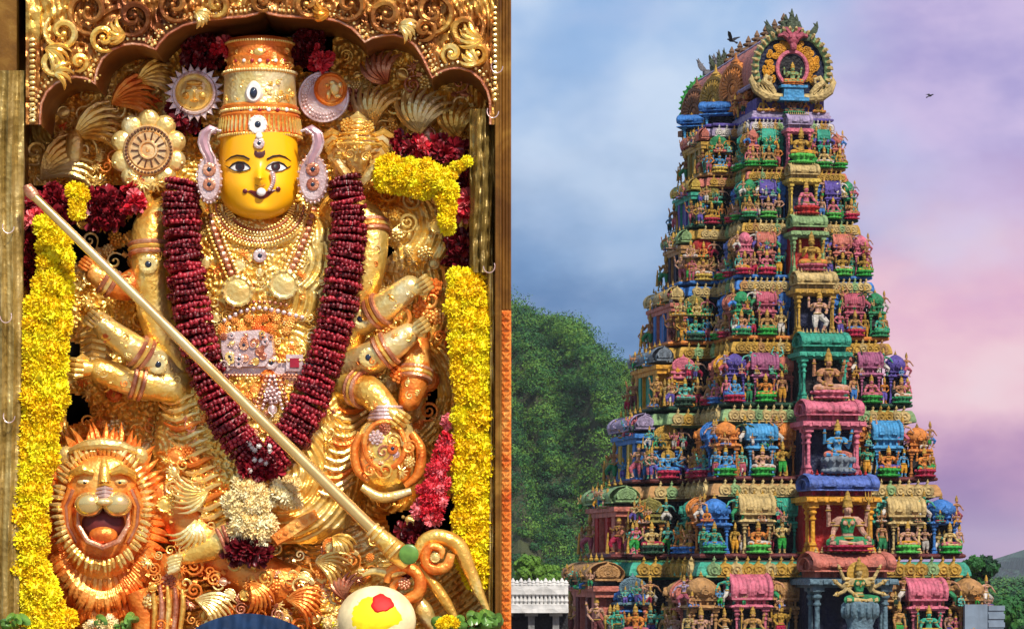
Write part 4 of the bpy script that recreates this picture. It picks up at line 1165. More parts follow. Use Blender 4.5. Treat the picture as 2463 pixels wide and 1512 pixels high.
grid_mesh('arch_panel', np.stack([XX, YY], -1), D, [G_DARK], None, shrine)
mb = MB(); n = len(arch_pts)                    # underside of the arch
fr_ = [S(x, y, FR) for x, y in arch_pts]; bk_ = [S(x, y, .02) for x, y in arch_pts]
bk_ = [Vector((f.x, YS + .06, f.z)) for f in fr_]
mb.add(fr_ + bk_, [(i, i + 1, n + i + 1, n + i) for i in range(n - 1)])
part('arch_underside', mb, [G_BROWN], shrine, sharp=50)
mb = MB(); mb.tube([S(x, y, FR + .004) for x, y in arch_pts], 3.2 * U, 6); part('arch_rim', mb, [G_ROSE], shrine)  # rose colour paints the pinkish highlight onto this edge
mb = MB()
def along(pts, step):
    out = []; acc = 0
    for (x0, y0), (x1, y1) in zip(pts, pts[1:]):
        L = math.hypot(x1 - x0, y1 - y0); q = acc
        while q < L:
            f = q / L; out.append((x0 + (x1 - x0) * f, y0 + (y1 - y0) * f, (y1 - y0) / (L + 1e-9), -(x1 - x0) / (L + 1e-9))); q += step
        acc = q - L
    return out
for x, y, nx, ny in along(arch_pts[1:-1], 12): mb.ell(S(x + nx * 13, y + ny * 13, FR + .006), 4.4 * U, 6, 4)
for x, y, nx, ny in along(arch_pts[1:-1], 12): mb.ell(S(x + nx * 24, y + ny * 24, FR + .005), 2.6 * U, 5, 3)
part('bead_border', mb, [G_PALE], shrine, kind='stuff')
# big acanthus scrolls on the arch panel
def spiral(cx, cy, r, turns, a0, sgn, d, rad=6.0, tail=None):
    mb = MB(); pts = []; N_ = 26; rr = []
    for j in range(N_ + 1):
        f = j / N_; w = a0 + sgn * turns * 2 * math.pi * f; q = r * (1 - .88 * f)
        pts.append(S(cx + q * math.cos(w), cy + q * math.sin(w), d + .012 * f)); rr.append(rad * U * (.6 + .8 * math.sin(math.pi * min(1, f * 1.1)) * (1 - .3 * f)))
    if tail:
        pts = [S(*tail, d)] + pts; rr = [rad * .2 * U] + rr
    mb.tube(pts, rr, 6); mb.ell(pts[-1], rad * 1.1 * U, 7, 5); return mb
def fan(cx, cy, r, a0, a1, nleaf, d, wd=7):
    mb = MB()
    for j in range(nleaf):
        w = a0 + (a1 - a0) * j / max(1, nleaf - 1); pts = []; 
        for e in range(6):
            f = e / 5; ww = w + .5 * f * f
            pts.append(S(cx + r * f * math.cos(ww), cy + r * f * math.sin(ww), d + .016 * math.sin(f * 3)))
        mb.tube(pts, [wd * U * k_ for k_ in (.4, .9, 1.0, .9, .7, .15)], 6)
    return mb
for x, y, r, tn_, a0, sg in [(215, 28, 62, 1.6, .3, 1), (320, 42, 48, 1.5, 2.5, -1), (420, 12, 44, 1.4, .6, 1), (150, 78, 46, 1.5, 4, -1), (250, 92, 34, 1.4, 1, 1), (520, 12, 34, 1.4, 3, -1),
                             (1040, 28, 60, 1.6, 2.8, -1), (930, 36, 46, 1.5, .6, 1), (840, 10, 42, 1.4, 2.5, -1), (1120, 70, 46, 1.5, 5.4, 1), (1020, 70, 30, 1.4, 2, -1), (740, 8, 36, 1.4, 0, 1), (630, 2, 26, 1.3, 1, 1),
                             (130, 150, 34, 1.4, 0, 1), (1145, 128, 30, 1.4, 3, -1), (190, 150, 22, 1.3, 2, -1), (1085, 130, 24, 1.3, 2, 1)]:
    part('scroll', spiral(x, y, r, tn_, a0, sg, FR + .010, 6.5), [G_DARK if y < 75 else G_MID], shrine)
for x, y, r, a0, a1, k_ in [(110, 118, 62, -.4, .9, 5), (128, 175, 50, -.9, .5, 4), (300, 84, 46, 2.2, 3.8, 5), (1160, 95, 60, 2.4, 3.7, 5), (1150, 150, 46, 2.7, 4.0, 4), (960, 62, 46, -.6, .8, 5), (470, 30, 40, -.3, 1, 5), (790, 30, 40, 2.2, 3.4, 5)]:
    part('acanthus_leaf', fan(x, y, r, a0, a1, k_, FR + .010), [G_MID], shrine)
mb = MB()
for y in range(96, 292, 13): mb.ell(S(78, y, FR + .006), (8 * U, 5 * U, 5 * U), 7, 4)
for y in range(20, 250, 13): mb.ell(S(1190, y, FR + .006), (6 * U, 5 * U, 5 * U), 7, 4)
part('edge_beading', mb, [G_PALE], shrine, kind='stuff')

# posts
def folded_post(name, x0, x1, y0, y1, d, mats, seed, amp=.012, lean=0, nx=30, ny=60):
    tx_ = np.linspace(0, 1, nx)[None, :]; ty_ = np.linspace(0, 1, ny)[:, None]
    XX = x0 + (x1 - x0) * tx_ + lean * ty_ + 0 * ty_; YY = y0 + (y1 - y0) * ty_ + 0 * tx_
    ph = seed * 1.7
    f = np.sin(tx_ * 19 + ph + 1.5 * np.sin(ty_ * 6 + ph)) * .6 + np.sin(tx_ * 41 + ph * 2 + 2 * np.sin(ty_ * 9)) * .3 + .25 * np.sin(ty_ * 60 + tx_ * 5)
    D = d + amp * f + .03 * np.sin(np.pi * tx_) + 0 * ty_
    D[:, 0] = d - .06; D[:, -1] = d - .06
    return grid_mesh(name, np.stack([XX, YY], -1), D, mats, None, shrine)
G_CLOTH = gold((.20, .13, .03), (.36, .25, .07), (.58, .45, .18), .42, .5, 7, 60, .5)
def bx(x0, x1, y0, y1, d0, d1):
    a_, b_ = S(x0, y1, d1), S(x1, y0, d1)
    mb = MB(); mb.box(a_.x, b_.x, YS - d1, YS - d0, a_.z, b_.z); return mb
part('left_post', bx(-70, 40, -160, 1600, -.30, FR - .03), [G_WOOD], shrine)
folded_post('wrapped_cloth', -30, 62, 170, 1560, FR - .02, [G_CLOTH], 1, .012, -14)
part('right_post', bx(1190, 1206, -170, 1600, -.30, FR + .005), [G_WOOD], shrine)
mb = bx(1206.5, 1229, -170, 745, -.30, FR - .012); part('side_strip', mb, [G_WOOD], shrine)
for x in (1209.5, 1217.5, 1225.5):
    mb = MB(); mb.tube([S(x, y, FR - .012) for y in (-165, 200, 500, 744)], 3.2 * U, 8); part('moulding', mb, [G_WOOD], shrine)
for x in (1193, 1202):
    mb = MB(); mb.tube([S(x, y, FR + .005) for y in (-165, 400, 900, 1560)], 2.6 * U, 8); part('moulding', mb, [G_WOOD], shrine)
part('carved_strip', bx(1206.5, 1229, 746, 1600, -.30, FR - .010), [G_ORANGE], shrine)
mb = MB()
for j in range(34):
    y = 760 + j * 24
    for s_ in (-1, 1): mb.tube([S(1217 - s_ * 8, y - 9, FR - .008), S(1217, y + s_ * 3, FR - .004), S(1217 + s_ * 8, y + 9, FR - .008)], [2 * U, 3.4 * U, 2 * U], 5)
part('strip_carving', mb, [G_ORANGE], shrine, kind='stuff')
folded_post('wrapped_cloth', 1128, 1192, 262, 655, FR - .05, [G_CLOTH], 2, .012)
folded_post('wrapped_cloth', 1170, 1196, 640, 1560, FR - .04, [G_CLOTH], 5, .008, 0, 16)
for y0 in (660, 900, 1150):
    folded_post('post_edging', 1176, 1198, y0, y0 + 250, FR - .04, [G_WOOD], y0, .006)
# carcass: back board, sides, top, plinth
part('back_board', bx(-60, 1205, -160, 1590, -.34, -.30), [M_DARK], shrine)
part('canopy_top', bx(-72, 1229, -260, -171, -.34, FR + .02), [G_BROWN], shrine)
part('sill', bx(-72, 1229, 1545, 1600, -.34, FR + .05), [G_BROWN], shrine)
a_ = S(-90, 1601, FR + .08); c_ = S(1229, 1601, FR + .08)
mb = MB(); mb.box(a_.x, c_.x, YS - FR - .08, YS + .36, EYE - 1.75, a_.z); mb.box(a_.x - .05, c_.x, YS - FR - .16, YS + .36, EYE - 1.75, EYE - 1.55)
part('plinth', mb, [M_STONE], shrine)
for x, y, s_ in ((1185, 268, 1), (1176, 640, -1), (1195, 160, 1), (20, 545, 1), (14, 760, -1), (22, 1000, 1)):
    mb = MB(); mb.tube([S(x + 14 * math.cos(w) * s_, y + 16 * math.sin(w), FR + .03) for w in [0 + .4 * j for j in range(10)]], 1.3 * U, 5)
    part('wire_hook', mb, [G_SILVER], shrine)

# ---------------------------------------------------------------- embossed back plate with cut-outs
xs = np.arange(60, 1196, 4.0); ys = np.arange(90, 1560, 4.0)
XX, YY = np.meshgrid(xs, ys)
D = -.02 + .0055 * emboss(XX * 1.5 - 200, YY * 1.5 - 300) + .010 * np.sin(XX * .021) * np.sin(YY * .019)
mask = np.ones_like(D, bool)
def hole(pts):
    global mask
    ins = np.zeros_like(mask); n_ = len(pts); j = n_ - 1
    for i in range(n_):
        xi, yi = pts[i]; xj, yj = pts[j]
        c_ = ((yi > YY) != (yj > YY)) & (XX < (xj - xi) * (YY - yi) / (yj - yi + 1e-9) + xi)
        ins ^= c_; j = i
    mask &= ~ins
hole([(255, 615), (310, 590), (318, 680), (300, 668)]); hole([(155, 945), (205, 955), (218, 1005), (165, 1020)]); hole([(160, 820), (190, 830), (185, 890), (165, 900)])
hole([(925, 590), (948, 600), (925, 625)]); hole([(1030, 930), (1050, 935), (1045, 990), (1025, 1010)]); hole([(1075, 560), (1180, 560), (1180, 650), (1085, 650)])
hole([(400, 250), (470, 270), (500, 330), (470, 330), (430, 290)]); hole([(720, 80), (800, 90), (790, 180), (730, 170)]); hole([(450, 90), (545, 80), (545, 170), (470, 165)])
hole([(930, 1240), (1090, 1200), (1080, 1300), (950, 1310)]); hole([(530, 1290), (660, 1290), (660, 1350), (540, 1360)]); hole([(280, 900), (330, 895), (310, 920)])
hole([(1100, 400), (1180, 380), (1170, 480), (1110, 490)]); hole([(75, 450), (330, 450), (330, 540), (70, 700)])
plate = grid_mesh('back_plate', np.stack([XX, YY], -1), D, [G_MID], mask, shrine)

# ---------------------------------------------------------------- ornament meshes reused everywhere (unit = one picture unit)
def orn_scroll(seed):
    r_ = random.Random(seed); mb = MB(); pts = []; rr = []
    tn_ = 1.2 + .6 * r_.random()
    for j in range(20):
        f = j / 19; w = tn_ * 2 * math.pi * f; q = 1 * (1 - .86 * f)
        pts.append((q * math.cos(w), -.10 - .25 * f, q * math.sin(w))); rr.append(.13 * (.5 + .8 * math.sin(math.pi * min(1, f + .1))))
    mb.tube([(1.2, 0, -.7)] + pts, [.03] + rr, 6); mb.ell(pts[-1], .17, 7, 5)
    for j in range(4): mb.tube([(1.0, -.1, -.2 - .15 * j), (1.4, -.18, -.25 - .15 * j), (1.6, -.05, .0 - .2 * j)], [.05, .12, .02], 5)
    return mb.mesh('scroll', [G_MID])
def orn_leaf():
    mb = MB()
    for s_ in range(-3, 4):
        w = s_ * .42; L = 1 - .08 * abs(s_)
        mb.tube([(0, 0, 0), (.5 * L * math.sin(w), -.22, .5 * L * math.cos(w)), (L * math.sin(w * 1.25), -.12, L * math.cos(w * 1.25)), (1.12 * L * math.sin(w * 1.5), .02, 1.1 * L * math.cos(w * 1.4))], [.06, .13, .09, .02], 6)
    mb.ell((0, -.1, .05), .16, 7, 5)
    return mb.mesh('embossed_leaf', [G_MID])
def orn_boss():
    mb = MB()
    mb.lathe([(1, 0), (1, .12), (.86, .2), (.72, .12), (.6, .14), (.5, .17), (.2, .20), (.02, .24)], 14, axis='y')
    for j in range(14):
        w = 2 * math.pi * j / 14; mb.ell((.93 * math.cos(w), -.2, .93 * math.sin(w)), .1, 5, 4)
    return mb.mesh('boss', [G_MID])
def orn_flower():
    mb = MB()
    for k_, (n_, r_) in enumerate(((9, .72), (6, .42))):
        for j in range(n_):
            w = 2 * math.pi * (j + .5 * k_) / n_; mb.ell((r_ * math.cos(w), -.1 - .15 * k_, r_ * math.sin(w)), (.24, .14, .24), 6, 4)
    mb.ell((0, -.28, 0), .2, 7, 5)
    return mb.mesh('embossed_flower', [G_MID])
def orn_eye():
    mb = MB()
    mb.lathe([(1, 0), (1, .15), (.8, .25), (.55, .2)], 16, axis='y', m=0); mb.ell((0, -.18, 0), (.36, .2, .36), 10, 6, 1)
    for j in range(10):
        w = 2 * math.pi * j / 10; mb.ell((.9 * math.cos(w), -.2, .9 * math.sin(w)), .13, 5, 4, 0)
    return mb.mesh('jewel', [G_SILVER, M_JEWEL])
def orn_drop():
    mb = MB(); mb.ell((0, -.1, 0), (.4, .2, .7), 8, 6); mb.ring((0, -.12, .0), .55, .09, 14, 5); mb.ell((0, -.1, .9), .2, 6, 4); mb.ell((0, -.1, -.85), .16, 6, 4)
    return mb.mesh('embossed_drop', [G_MID])
ORN = [orn_scroll(1), orn_scroll(2), orn_leaf(), orn_boss(), orn_flower(), orn_drop(), orn_leaf(), orn_scroll(3)]
EYEJ = orn_eye()
def orn(me, px, py, d, r, ang, parent, mat=None, base=None):
    o = link(me.name.split('.')[0], me, parent, S(px, py, d) - Vector(parent.location), (0, ang, 0), (r * U, r * U, r * U))
    if mat is not None: o.material_slots[0].link = 'OBJECT'; o.material_slots[0].material = mat
    return o
def scatter(parent, polys, count, dfun, r0, r1, mats, seed, pick=None, avoid=None):
    r_ = random.Random(seed); placed = []; tries = 0
    while len(placed) < count and tries < count * 40:
        tries += 1
        x0, y0, x1, y1 = r_.choice(polys); x, y = r_.uniform(x0, x1), r_.uniform(y0, y1); q = r_.uniform(r0, r1)
        if any((x - a_) ** 2 + (y - b_) ** 2 < (.62 * (q + c_)) ** 2 for a_, b_, c_ in placed): continue
        placed.append((x, y, q))
        orn(r_.choice(pick or ORN), x, y, dfun(x, y), q, r_.uniform(0, 6.28), parent, r_.choice(mats))
back_d = lambda x, y: -.012
scatter(shrine, [(80, 200, 390, 450), (75, 330, 250, 450), (250, 140, 400, 300)], 46, back_d, 14, 34, [G_PALE, G_MID, G_PALE, G_ORANGE], 1, [ORN[0], ORN[2], ORN[7], ORN[5], ORN[2]])
scatter(shrine, [(830, 130, 1120, 350), (930, 170, 1130, 340)], 44, back_d, 12, 32, [G_PALE, G_PALE, G_ROSE, G_MID], 2)
scatter(shrine, [(880, 460, 1070, 640), (200, 520, 330, 640)], 26, back_d, 12, 26, [G_PALE, G_MID], 3)
scatter(shrine, [(180, 640, 420, 1040), (850, 640, 1060, 1040)], 70, back_d, 13, 30, [G_MID, G_ORANGE, G_PALE, G_MID], 4)
scatter(shrine, [(350, 1040, 560, 1300), (720, 1000, 1000, 1260)], 56, back_d, 13, 30, [G_MID, G_ORANGE, G_PALE], 5)
# two big plumes left and right of the crown, like spread wings
for k_, (x, y, r, a0, a1, n_, m_) in enumerate([(100, 430, 130, -1.5, -.3, 8, G_PALE), (180, 330, 120, -1.3, -.1, 7, G_MID), (270, 250, 110, -1.2, .0, 7, G_ORANGE), (330, 200, 90, -1.2, -.1, 6, G_MID),
                                                (900, 300, 100, -2.6, -1.2, 7, G_PALE), (1010, 320, 110, -2.6, -1.0, 8, G_PALE), (1100, 330, 90, -2.6, -1.2, 6, G_MID), (930, 200, 80, -3, -1.6, 6, G_ROSE)]):
    part('plume', fan(x, y, r, a0, a1, n_, -.002, 9), [m_], shrine)
mb = MB()
mb.ell(S(178, 355, .012), (22 * U, 14 * U, 44 * U), 12, 8); part('bird_body', mb, [G_PALE], shrine)

# ---------------------------------------------------------------- the idol
idol = rootat('goddess_idol', 'golden goddess idol with yellow face and tall crown, hung with jewellery', 'idol', 625, 1180, .05)
BP = [(488, 66), (505, 120), (525, 185), (560, 228), (640, 232), (720, 205), (800, 178), (880, 172), (940, 205), (1000, 245), (1080, 262), (1150, 250), (1220, 236), (1270, 205), (1310, 130)]
def body_r(y):
    if y <= BP[0][0]: return BP[0][1]
    for (y0, r0), (y1, r1) in zip(BP, BP[1:]):
        if y0 <= y <= y1: return r0 + (r1 - r0) * (y - y0) / (y1 - y0)
    return BP[-1][1]
def body_d(x, y):
    r = body_r(y); t = min(.999, abs((x - 628) / r))
    return .02 + .48 * min(r, 215) * U * (1 - t ** 2.6) ** .5
ys = np.arange(488, 1310, 3.0); ts = np.linspace(-.999, .999, 150)
XX = np.array([[628 + t * body_r(y) for t in ts] for y in ys]); YY = np.repeat(ys[:, None], len(ts), 1)
D = np.array([[body_d(x, y) for x in r] for r, y in zip(XX, ys)]) + .005 * emboss(XX * 1.3 + 300, YY * 1.3)
grid_mesh('torso', np.stack([XX, YY], -1), D, [G_MID], None, idol)
bd = lambda x, y: body_d(x, y) + .003
scatter(idol, [(490, 580, 780, 760), (500, 760, 760, 860), (520, 600, 740, 800)], 60, bd, 8, 18, [G_PALE, G_MID, G_ORANGE, G_PALE], 11)
scatter(idol, [(450, 900, 800, 1080), (540, 900, 740, 1010)], 46, bd, 10, 22, [G_MID, G_PALE, G_ORANGE, G_ROSE], 12)
# ribbed skirt panels either side
for s_, x0, x1, y0, y1 in ((-1, 395, 560, 930, 1230), (1, 740, 880, 900, 1180)):
    for j in range(15):
        f = j / 14; mb = MB()
        xa, ya = (x0 + 20 + (x1 - x0) * .55 * f, y0 + (y1 - y0) * f) if s_ < 0 else (x1 - (x1 - x0) * .5 * f, y0 + (y1 - y0) * f)
        q2 = [(xa + (e / 5 - .5) * 92, ya + 14 * math.sin(e * .9) - s_ * 10 * (e / 5)) for e in range(6)]
        pts = [S(x_, y_, max(.05, body_d(x_, y_)) + .006) for x_, y_ in q2]
        mb.tube(pts, [3 * U, 6 * U, 7 * U, 7 * U, 6 * U, 2 * U], 6); part('skirt_fold', mb, [G_PALE if j % 4 else G_ORANGE], idol)

# face
FX, FD0 = 622.0, .105
def face_w(y):
    if y < 430: return 95 - 2.5 * ((430 - y) / 100) ** 2
    q = (y - 430) / 99.0
    return 95 * max(0.0, 1 - q ** 3.0) ** .5
def fd(x, y):
    w = max(face_w(y), 1e-3); t = min(.9999, abs(x - FX) / w)
    base = .085 * (1 - t ** 2.3) ** .55 * (min(1, w / 95) ** .55)
    nose = .020 * math.exp(-((x - 625) / 13) ** 2) * math.exp(-((y - 432) / 20) ** 2) + .008 * math.exp(-((x - 624) / 9) ** 2) * (1 if 385 < y < 430 else 0) * math.sin(max(0, (y - 385)) / 45 * 1.57)
    ck = .006 * (math.exp(-(((x - 575) / 24) ** 2 + ((y - 446) / 26) ** 2)) + math.exp(-(((x - 672) / 24) ** 2 + ((y - 446) / 26) ** 2)))
    chin = .007 * math.exp(-(((x - 626) / 24) ** 2 + ((y - 505) / 14) ** 2))
    sock = -.004 * (math.exp(-(((x - 577) / 26) ** 2 + ((y - 398) / 13) ** 2)) + math.exp(-(((x - 665) / 26) ** 2 + ((y - 398) / 13) ** 2)))
    return FD0 + base + nose + ck + chin + sock
ys = np.concatenate([np.linspace(318, 500, 70), np.linspace(502, 529, 26)]); ts = np.sin(np.linspace(-math.pi / 2, math.pi / 2, 90))
XX = np.array([[FX + t * face_w(y) for t in ts] for y in ys]); YY = np.repeat(ys[:, None], 90, 1)
D = np.array([[fd(x, y) for x in r] for r, y in zip(XX, ys)])
face = grid_mesh('face', np.stack([XX, YY], -1), D, [M_FACE], None, idol)
mb = MB(); mb.ell(S(622, 425, .085), (93 * U, .06, 100 * U), 20, 12); part('head_back', mb, [M_FACE], idol)
def decal(name, pts, off, mat, parent=face, dome=0.0):
    """thin raised patch that follows the face"""
    cx = sum(p[0] for p in pts) / len(pts); cy = sum(p[1] for p in pts) / len(pts)
    mb = MB(); rings = 5; vs = []
    for k_ in range(rings):
        f = 1 - k_ / rings
        for x, y in pts:
            xx, yy = cx + (x - cx) * f, cy + (y - cy) * f; vs.append(S(xx, yy, fd(xx, yy) + off + dome * (1 - f * f)))
    n_ = len(pts); vs.append(S(cx, cy, fd(cx, cy) + off + dome))
    fs = []
    for k_ in range(rings - 1):
        for i in range(n_): fs.append((k_ * n_ + i, k_ * n_ + (i + 1) % n_, (k_ + 1) * n_ + (i + 1) % n_, (k_ + 1) * n_ + i))
    fs += [((rings - 1) * n_ + i, (rings - 1) * n_ + (i + 1) % n_, rings * n_) for i in range(n_)]
    base = [S(x, y, fd(x, y) - .002) for x, y in pts]; o_ = len(vs); vs += base
    fs += [(i, o_ + i, o_ + (i + 1) % n_, (i + 1) % n_) for i in range(n_)]
    mb.add(vs, fs); return part(name, mb, [mat], parent, base=parent)
def tube_on(name, pts, rad, mat, off=.001, parent=face):
    mb = MB(); mb.tube([S(x, y, fd(x, y) + off) for x, y in pts], [r * U for r in rad] if hasattr(rad, '__len__') else rad * U, 6); return part(name, mb, [mat], parent, base=parent)
for cx, s_ in ((578, -1), (664, 1)):
    up = [(cx + s_ * 27, 404), (cx + s_ * 18, 395), (cx + s_ * 6, 390), (cx - s_ * 8, 391), (cx - s_ * 19, 398), (cx - s_ * 25, 405)]
    lo = [(cx - s_ * 15, 410), (cx, 413), (cx + s_ * 14, 411)]
    al = up + lo
    decal('eye_white', al, .0022, M_WHITE, dome=.002)
    decal('iris', [(cx - 1 + 11.5 * math.cos(w), 401 + 10.5 * math.sin(w)) for w in [2 * math.pi * j / 18 for j in range(18)]], .0042, plain('brown_iris', (.035, .010, .006), .15), dome=.0015)
    decal('pupil', [(cx - 1 + 5 * math.cos(w), 401 + 5 * math.sin(w)) for w in [2 * math.pi * j / 14 for j in range(14)]], .0058, M_BLACK, dome=.0008)
    tube_on('eyelid_line', [(cx + s_ * 36, 399)] + up, [.8, 1.8, 2.2, 2.3, 2.2, 2.0, 1.0], M_BLACK, .004)
    tube_on('eyelid_line', [up[-1]] + lo + [up[0]], [.8, 1.1, 1.2, 1.1, .8], M_BLACK, .004)
    tube_on('eyebrow', [(cx - s_ * 22, 383), (cx - s_ * 8, 376), (cx + s_ * 8, 374), (cx + s_ * 22, 378), (cx + s_ * 36, 388)], [2.0, 2.4, 2.2, 1.8, .6], M_BLACK, .002)
decal('forehead_mark', [(612, 361), (619, 365), (630, 365), (637, 361), (638, 370), (634, 377), (625, 380), (615, 377), (611, 370)], .002, plain('vermilion_mark', (.06, .006, .006), .6), dome=.001)
decal('lips', [(594, 460), (603, 457), (612, 459), (622, 462), (634, 462), (646, 458), (655, 456), (664, 457), (654, 464), (645, 472), (634, 478), (625, 479), (614, 474), (604, 466)], .002, M_LIP, dome=.004)
for x, y in ((589, 460), (669, 455)): decal('lip_corner', [(x + 6 * math.cos(w), y + 6 * math.sin(w)) for w in [2 * math.pi * j / 12 for j in range(12)]], .002, M_LIP, dome=.002)
tube_on('nostril_shade', [(613, 444), (618, 447), (625, 448), (633, 447), (638, 443)], [1, 1.6, 1.8, 1.6, 1], plain('ochre_line', (.45, .16, .004), .5), .000)
def gem(name, px, py, d, r, mat, parent, sy=.5, rz=1.0, base=None):
    mb = MB(); mb.ell(S(px, py, d), (r * U, r * sy * U, r * rz * U), 14, 10); return part(name, mb, [mat], parent, base=base)
gem('nose_pearl', 628, 462, fd(628, 462) + .008, 11, M_WHITE, face, .6, .9, face); 
mb = MB()
for j in range(9):
    f = j / 8; mb.ell(S(655 - 8 * f + 6 * math.sin(f * 3), 418 + 38 * f, fd(650, 435) + .006), (7 - 2.5 * f) * U, 8, 6)
part('nose_ornament', mb, [G_SILVER], face, base=face)
orn(EYEJ, 623, 345, fd(623, 345) + .003, 13, 0, idol); gem('brow_pearl', 623, 327, fd(623, 335) + .006, 8, M_WHITE, idol)

# crown
def crown_ring(y, r, d0=.095): return S(625, y, d0).z, r * U
mb = MB(); prof = []
for y, r in [(336, 97), (330, 99), (322, 97), (300, 93), (290, 95), (284, 97), (278, 92), (268, 91), (262, 93), (256, 88), (240, 85), (215, 84), (190, 83), (182, 87), (176, 86), (172, 79), (160, 77), (150, 80), (144, 80), (138, 75), (120, 74), (112, 79), (104, 80), (98, 74), (94, 60), (93, 10)]:
    prof.append((r * U, S(625, y, .095).z))
cx_, cy_ = S(625, 200, .095).x, YS - .095
mb.lathe(prof, 48, (cx_, cy_, 0), 0, .92)
crown = part('crown', mb, [G_ORANGE], idol, sharp=25)
mb = MB()
mb.lathe([(r * U, S(625, y, .095).z) for y, r in [(257, 88.5), (250, 87.5), (235, 86.5), (215, 85.5), (192, 84.5), (184, 86)]], 48, (cx_, cy_, 0), 0, .92)
part('crown_panel', mb, [G_PALE], crown, base=crown)
def crown_beads(y, r, rad, n_, mat, name):
    mb = MB(); z = S(625, y, .095).z
    for j in range(n_):
        w = math.pi + math.pi * (j + .5) / n_; mb.ell((cx_ + r * U * math.cos(w), cy_ + r * U * math.sin(w) * .92, z), rad * U, 6, 4)
    part(name, mb, [mat], crown, base=crown, kind='stuff')
crown_beads(333, 99, 4, 46, G_PALE, 'crown_beading'); crown_beads(273, 93, 4.2, 44, G_PALE, 'crown_beading'); crown_beads(179, 88, 3.6, 40, G_PALE, 'crown_beading'); crown_beads(108, 81, 3.4, 40, G_MID, 'crown_beading')
mb = MB()
for j in range(26):      # upright ribs of the flared base band
    w = math.pi + math.pi * (j + .5) / 26
    mb.tube([(cx_ + r * U * math.cos(w), cy_ + r * U * math.sin(w) * .92, S(625, y, .095).z) for y, r in ((326, 99), (312, 97), (296, 95), (288, 96))], [2 * U, 3.6 * U, 3.2 * U, 1.5 * U], 5)
part('crown_ribs', mb, [G_MID], crown, base=crown, kind='stuff')
def on_crown(px, y, r): 
    t = (px - 625) / r; return .095 + .92 * r * U * math.sqrt(max(0, 1 - t * t))
r_ = random.Random(8)
for j in range(95):
    x, y = 625 + r_.uniform(-78, 78), r_.choice([r_.uniform(190, 252), r_.uniform(190, 252), r_.uniform(118, 168)])
    if abs(x - 617) < 26 and abs(y - 222) < 30: continue
    orn(r_.choice(ORN), x, y, on_crown(x, y, 86 if y > 180 else 77), r_.uniform(5, 9), r_.uniform(0, 6), idol, r_.choice([G_PALE, G_MID, G_MID]) if y > 180 else r_.choice([G_ORANGE, G_MID]))
mb = MB(); out = [(cx_ - .008 + 22 * U * math.cos(w) * (1 - .25 * max(0, math.sin(w))), S(0, 224, .18).z + 26 * U * math.sin(w) * (1.15 if math.sin(w) > 0 else 1)) for w in [2 * math.pi * j / 24 for j in range(24)]]
mb.prism(out, YS - on_crown(617, 222, 86) - .010, YS - .15, 0, .25); part('crown_jewel', mb, [M_WHITE], crown, base=crown)
mb = MB(); mb.lathe([(.1 * U, 0)], 3) if False else None
mb.ell((cx_ - .008, YS - on_crown(617, 222, 86) - .011, S(0, 224, .18).z), (9 * U, 6 * U, 13 * U), 12, 8); part('crown_gem', mb, [M_JEWEL], crown, base=crown)
orn(EYEJ, 620, 300, on_crown(620, 300, 96) + .002, 22, 0, idol, M_WHITE)
for j in range(7):
    x = 560 + j * 21.5
    gem('crown_stone', x, 264, on_crown(x, 264, 93) + .001, 5, M_RUBY if j % 2 else M_WHITE, idol, .6)
    gem('crown_stone', 568 + j * 19, 146, on_crown(568 + j * 19, 146, 80) + .001, 4.5, M_WHITE if j % 2 else M_RUBY, idol, .6)
gem('crown_stone', 622, 126, on_crown(622, 126, 76), 14, G_PALE, idol, .4, .8)

# ear ornaments
for sx, cx, top in ((-1, 503, 305), (1, 752, 305)):
    o = link('ear_ornament', None, idol, (0, 0, 0)); dd = .165
    mb = MB()
    mb.prism([(S(cx + 30 * math.cos(w) * (1.2 if sx > 0 else 1.0), 0, dd).x, S(0, 430 + 58 * math.sin(w) * -1 + 0, dd).z) for w in [2 * math.pi * j / 26 for j in range(26)]], YS - dd - .008, YS - dd + .012, 0, .12)
    o = part('ear_ornament', mb, [G_SILVER], idol)
    mb = MB(); hook = [(cx - sx * 18, 316), (cx - sx * 4, 312), (cx + sx * 10, 322), (cx + sx * 14, 342), (cx + sx * 8, 362), (cx - sx * 2, 380), (cx - sx * 4, 396)]
    mb.tube([S(x, y, dd + .002) for x, y in hook], [8 * U, 12 * U, 13 * U, 13 * U, 12 * U, 11 * U, 9 * U], 8)
    part('hook', mb, [plain('amethyst_enamel', (.46, .27, .30), .35, .3)], o, base=o)
    for off in (-1, 1):
        mb = MB(); mb.tube([S(x + off * 11, y, dd + .009) for x, y in hook], 3.6 * U, 6); part('hook_rim', mb, [G_SILVER], o, base=o)
    for y, r in ((408, 16), (444, 15)):
        q = orn(EYEJ, cx, y, dd + .009, r, 0, idol, G_ROSE); 
    mb = MB()
    for j in range(22):
        w = 2 * math.pi * j / 22; mb.ell(S(cx + 30 * math.cos(w) * (1.2 if sx > 0 else 1.0), 430 + 58 * math.sin(w), dd + .004), 3.2 * U, 6, 4)
    part('pearl_edge', mb, [G_SILVER], o, base=o, kind='stuff')

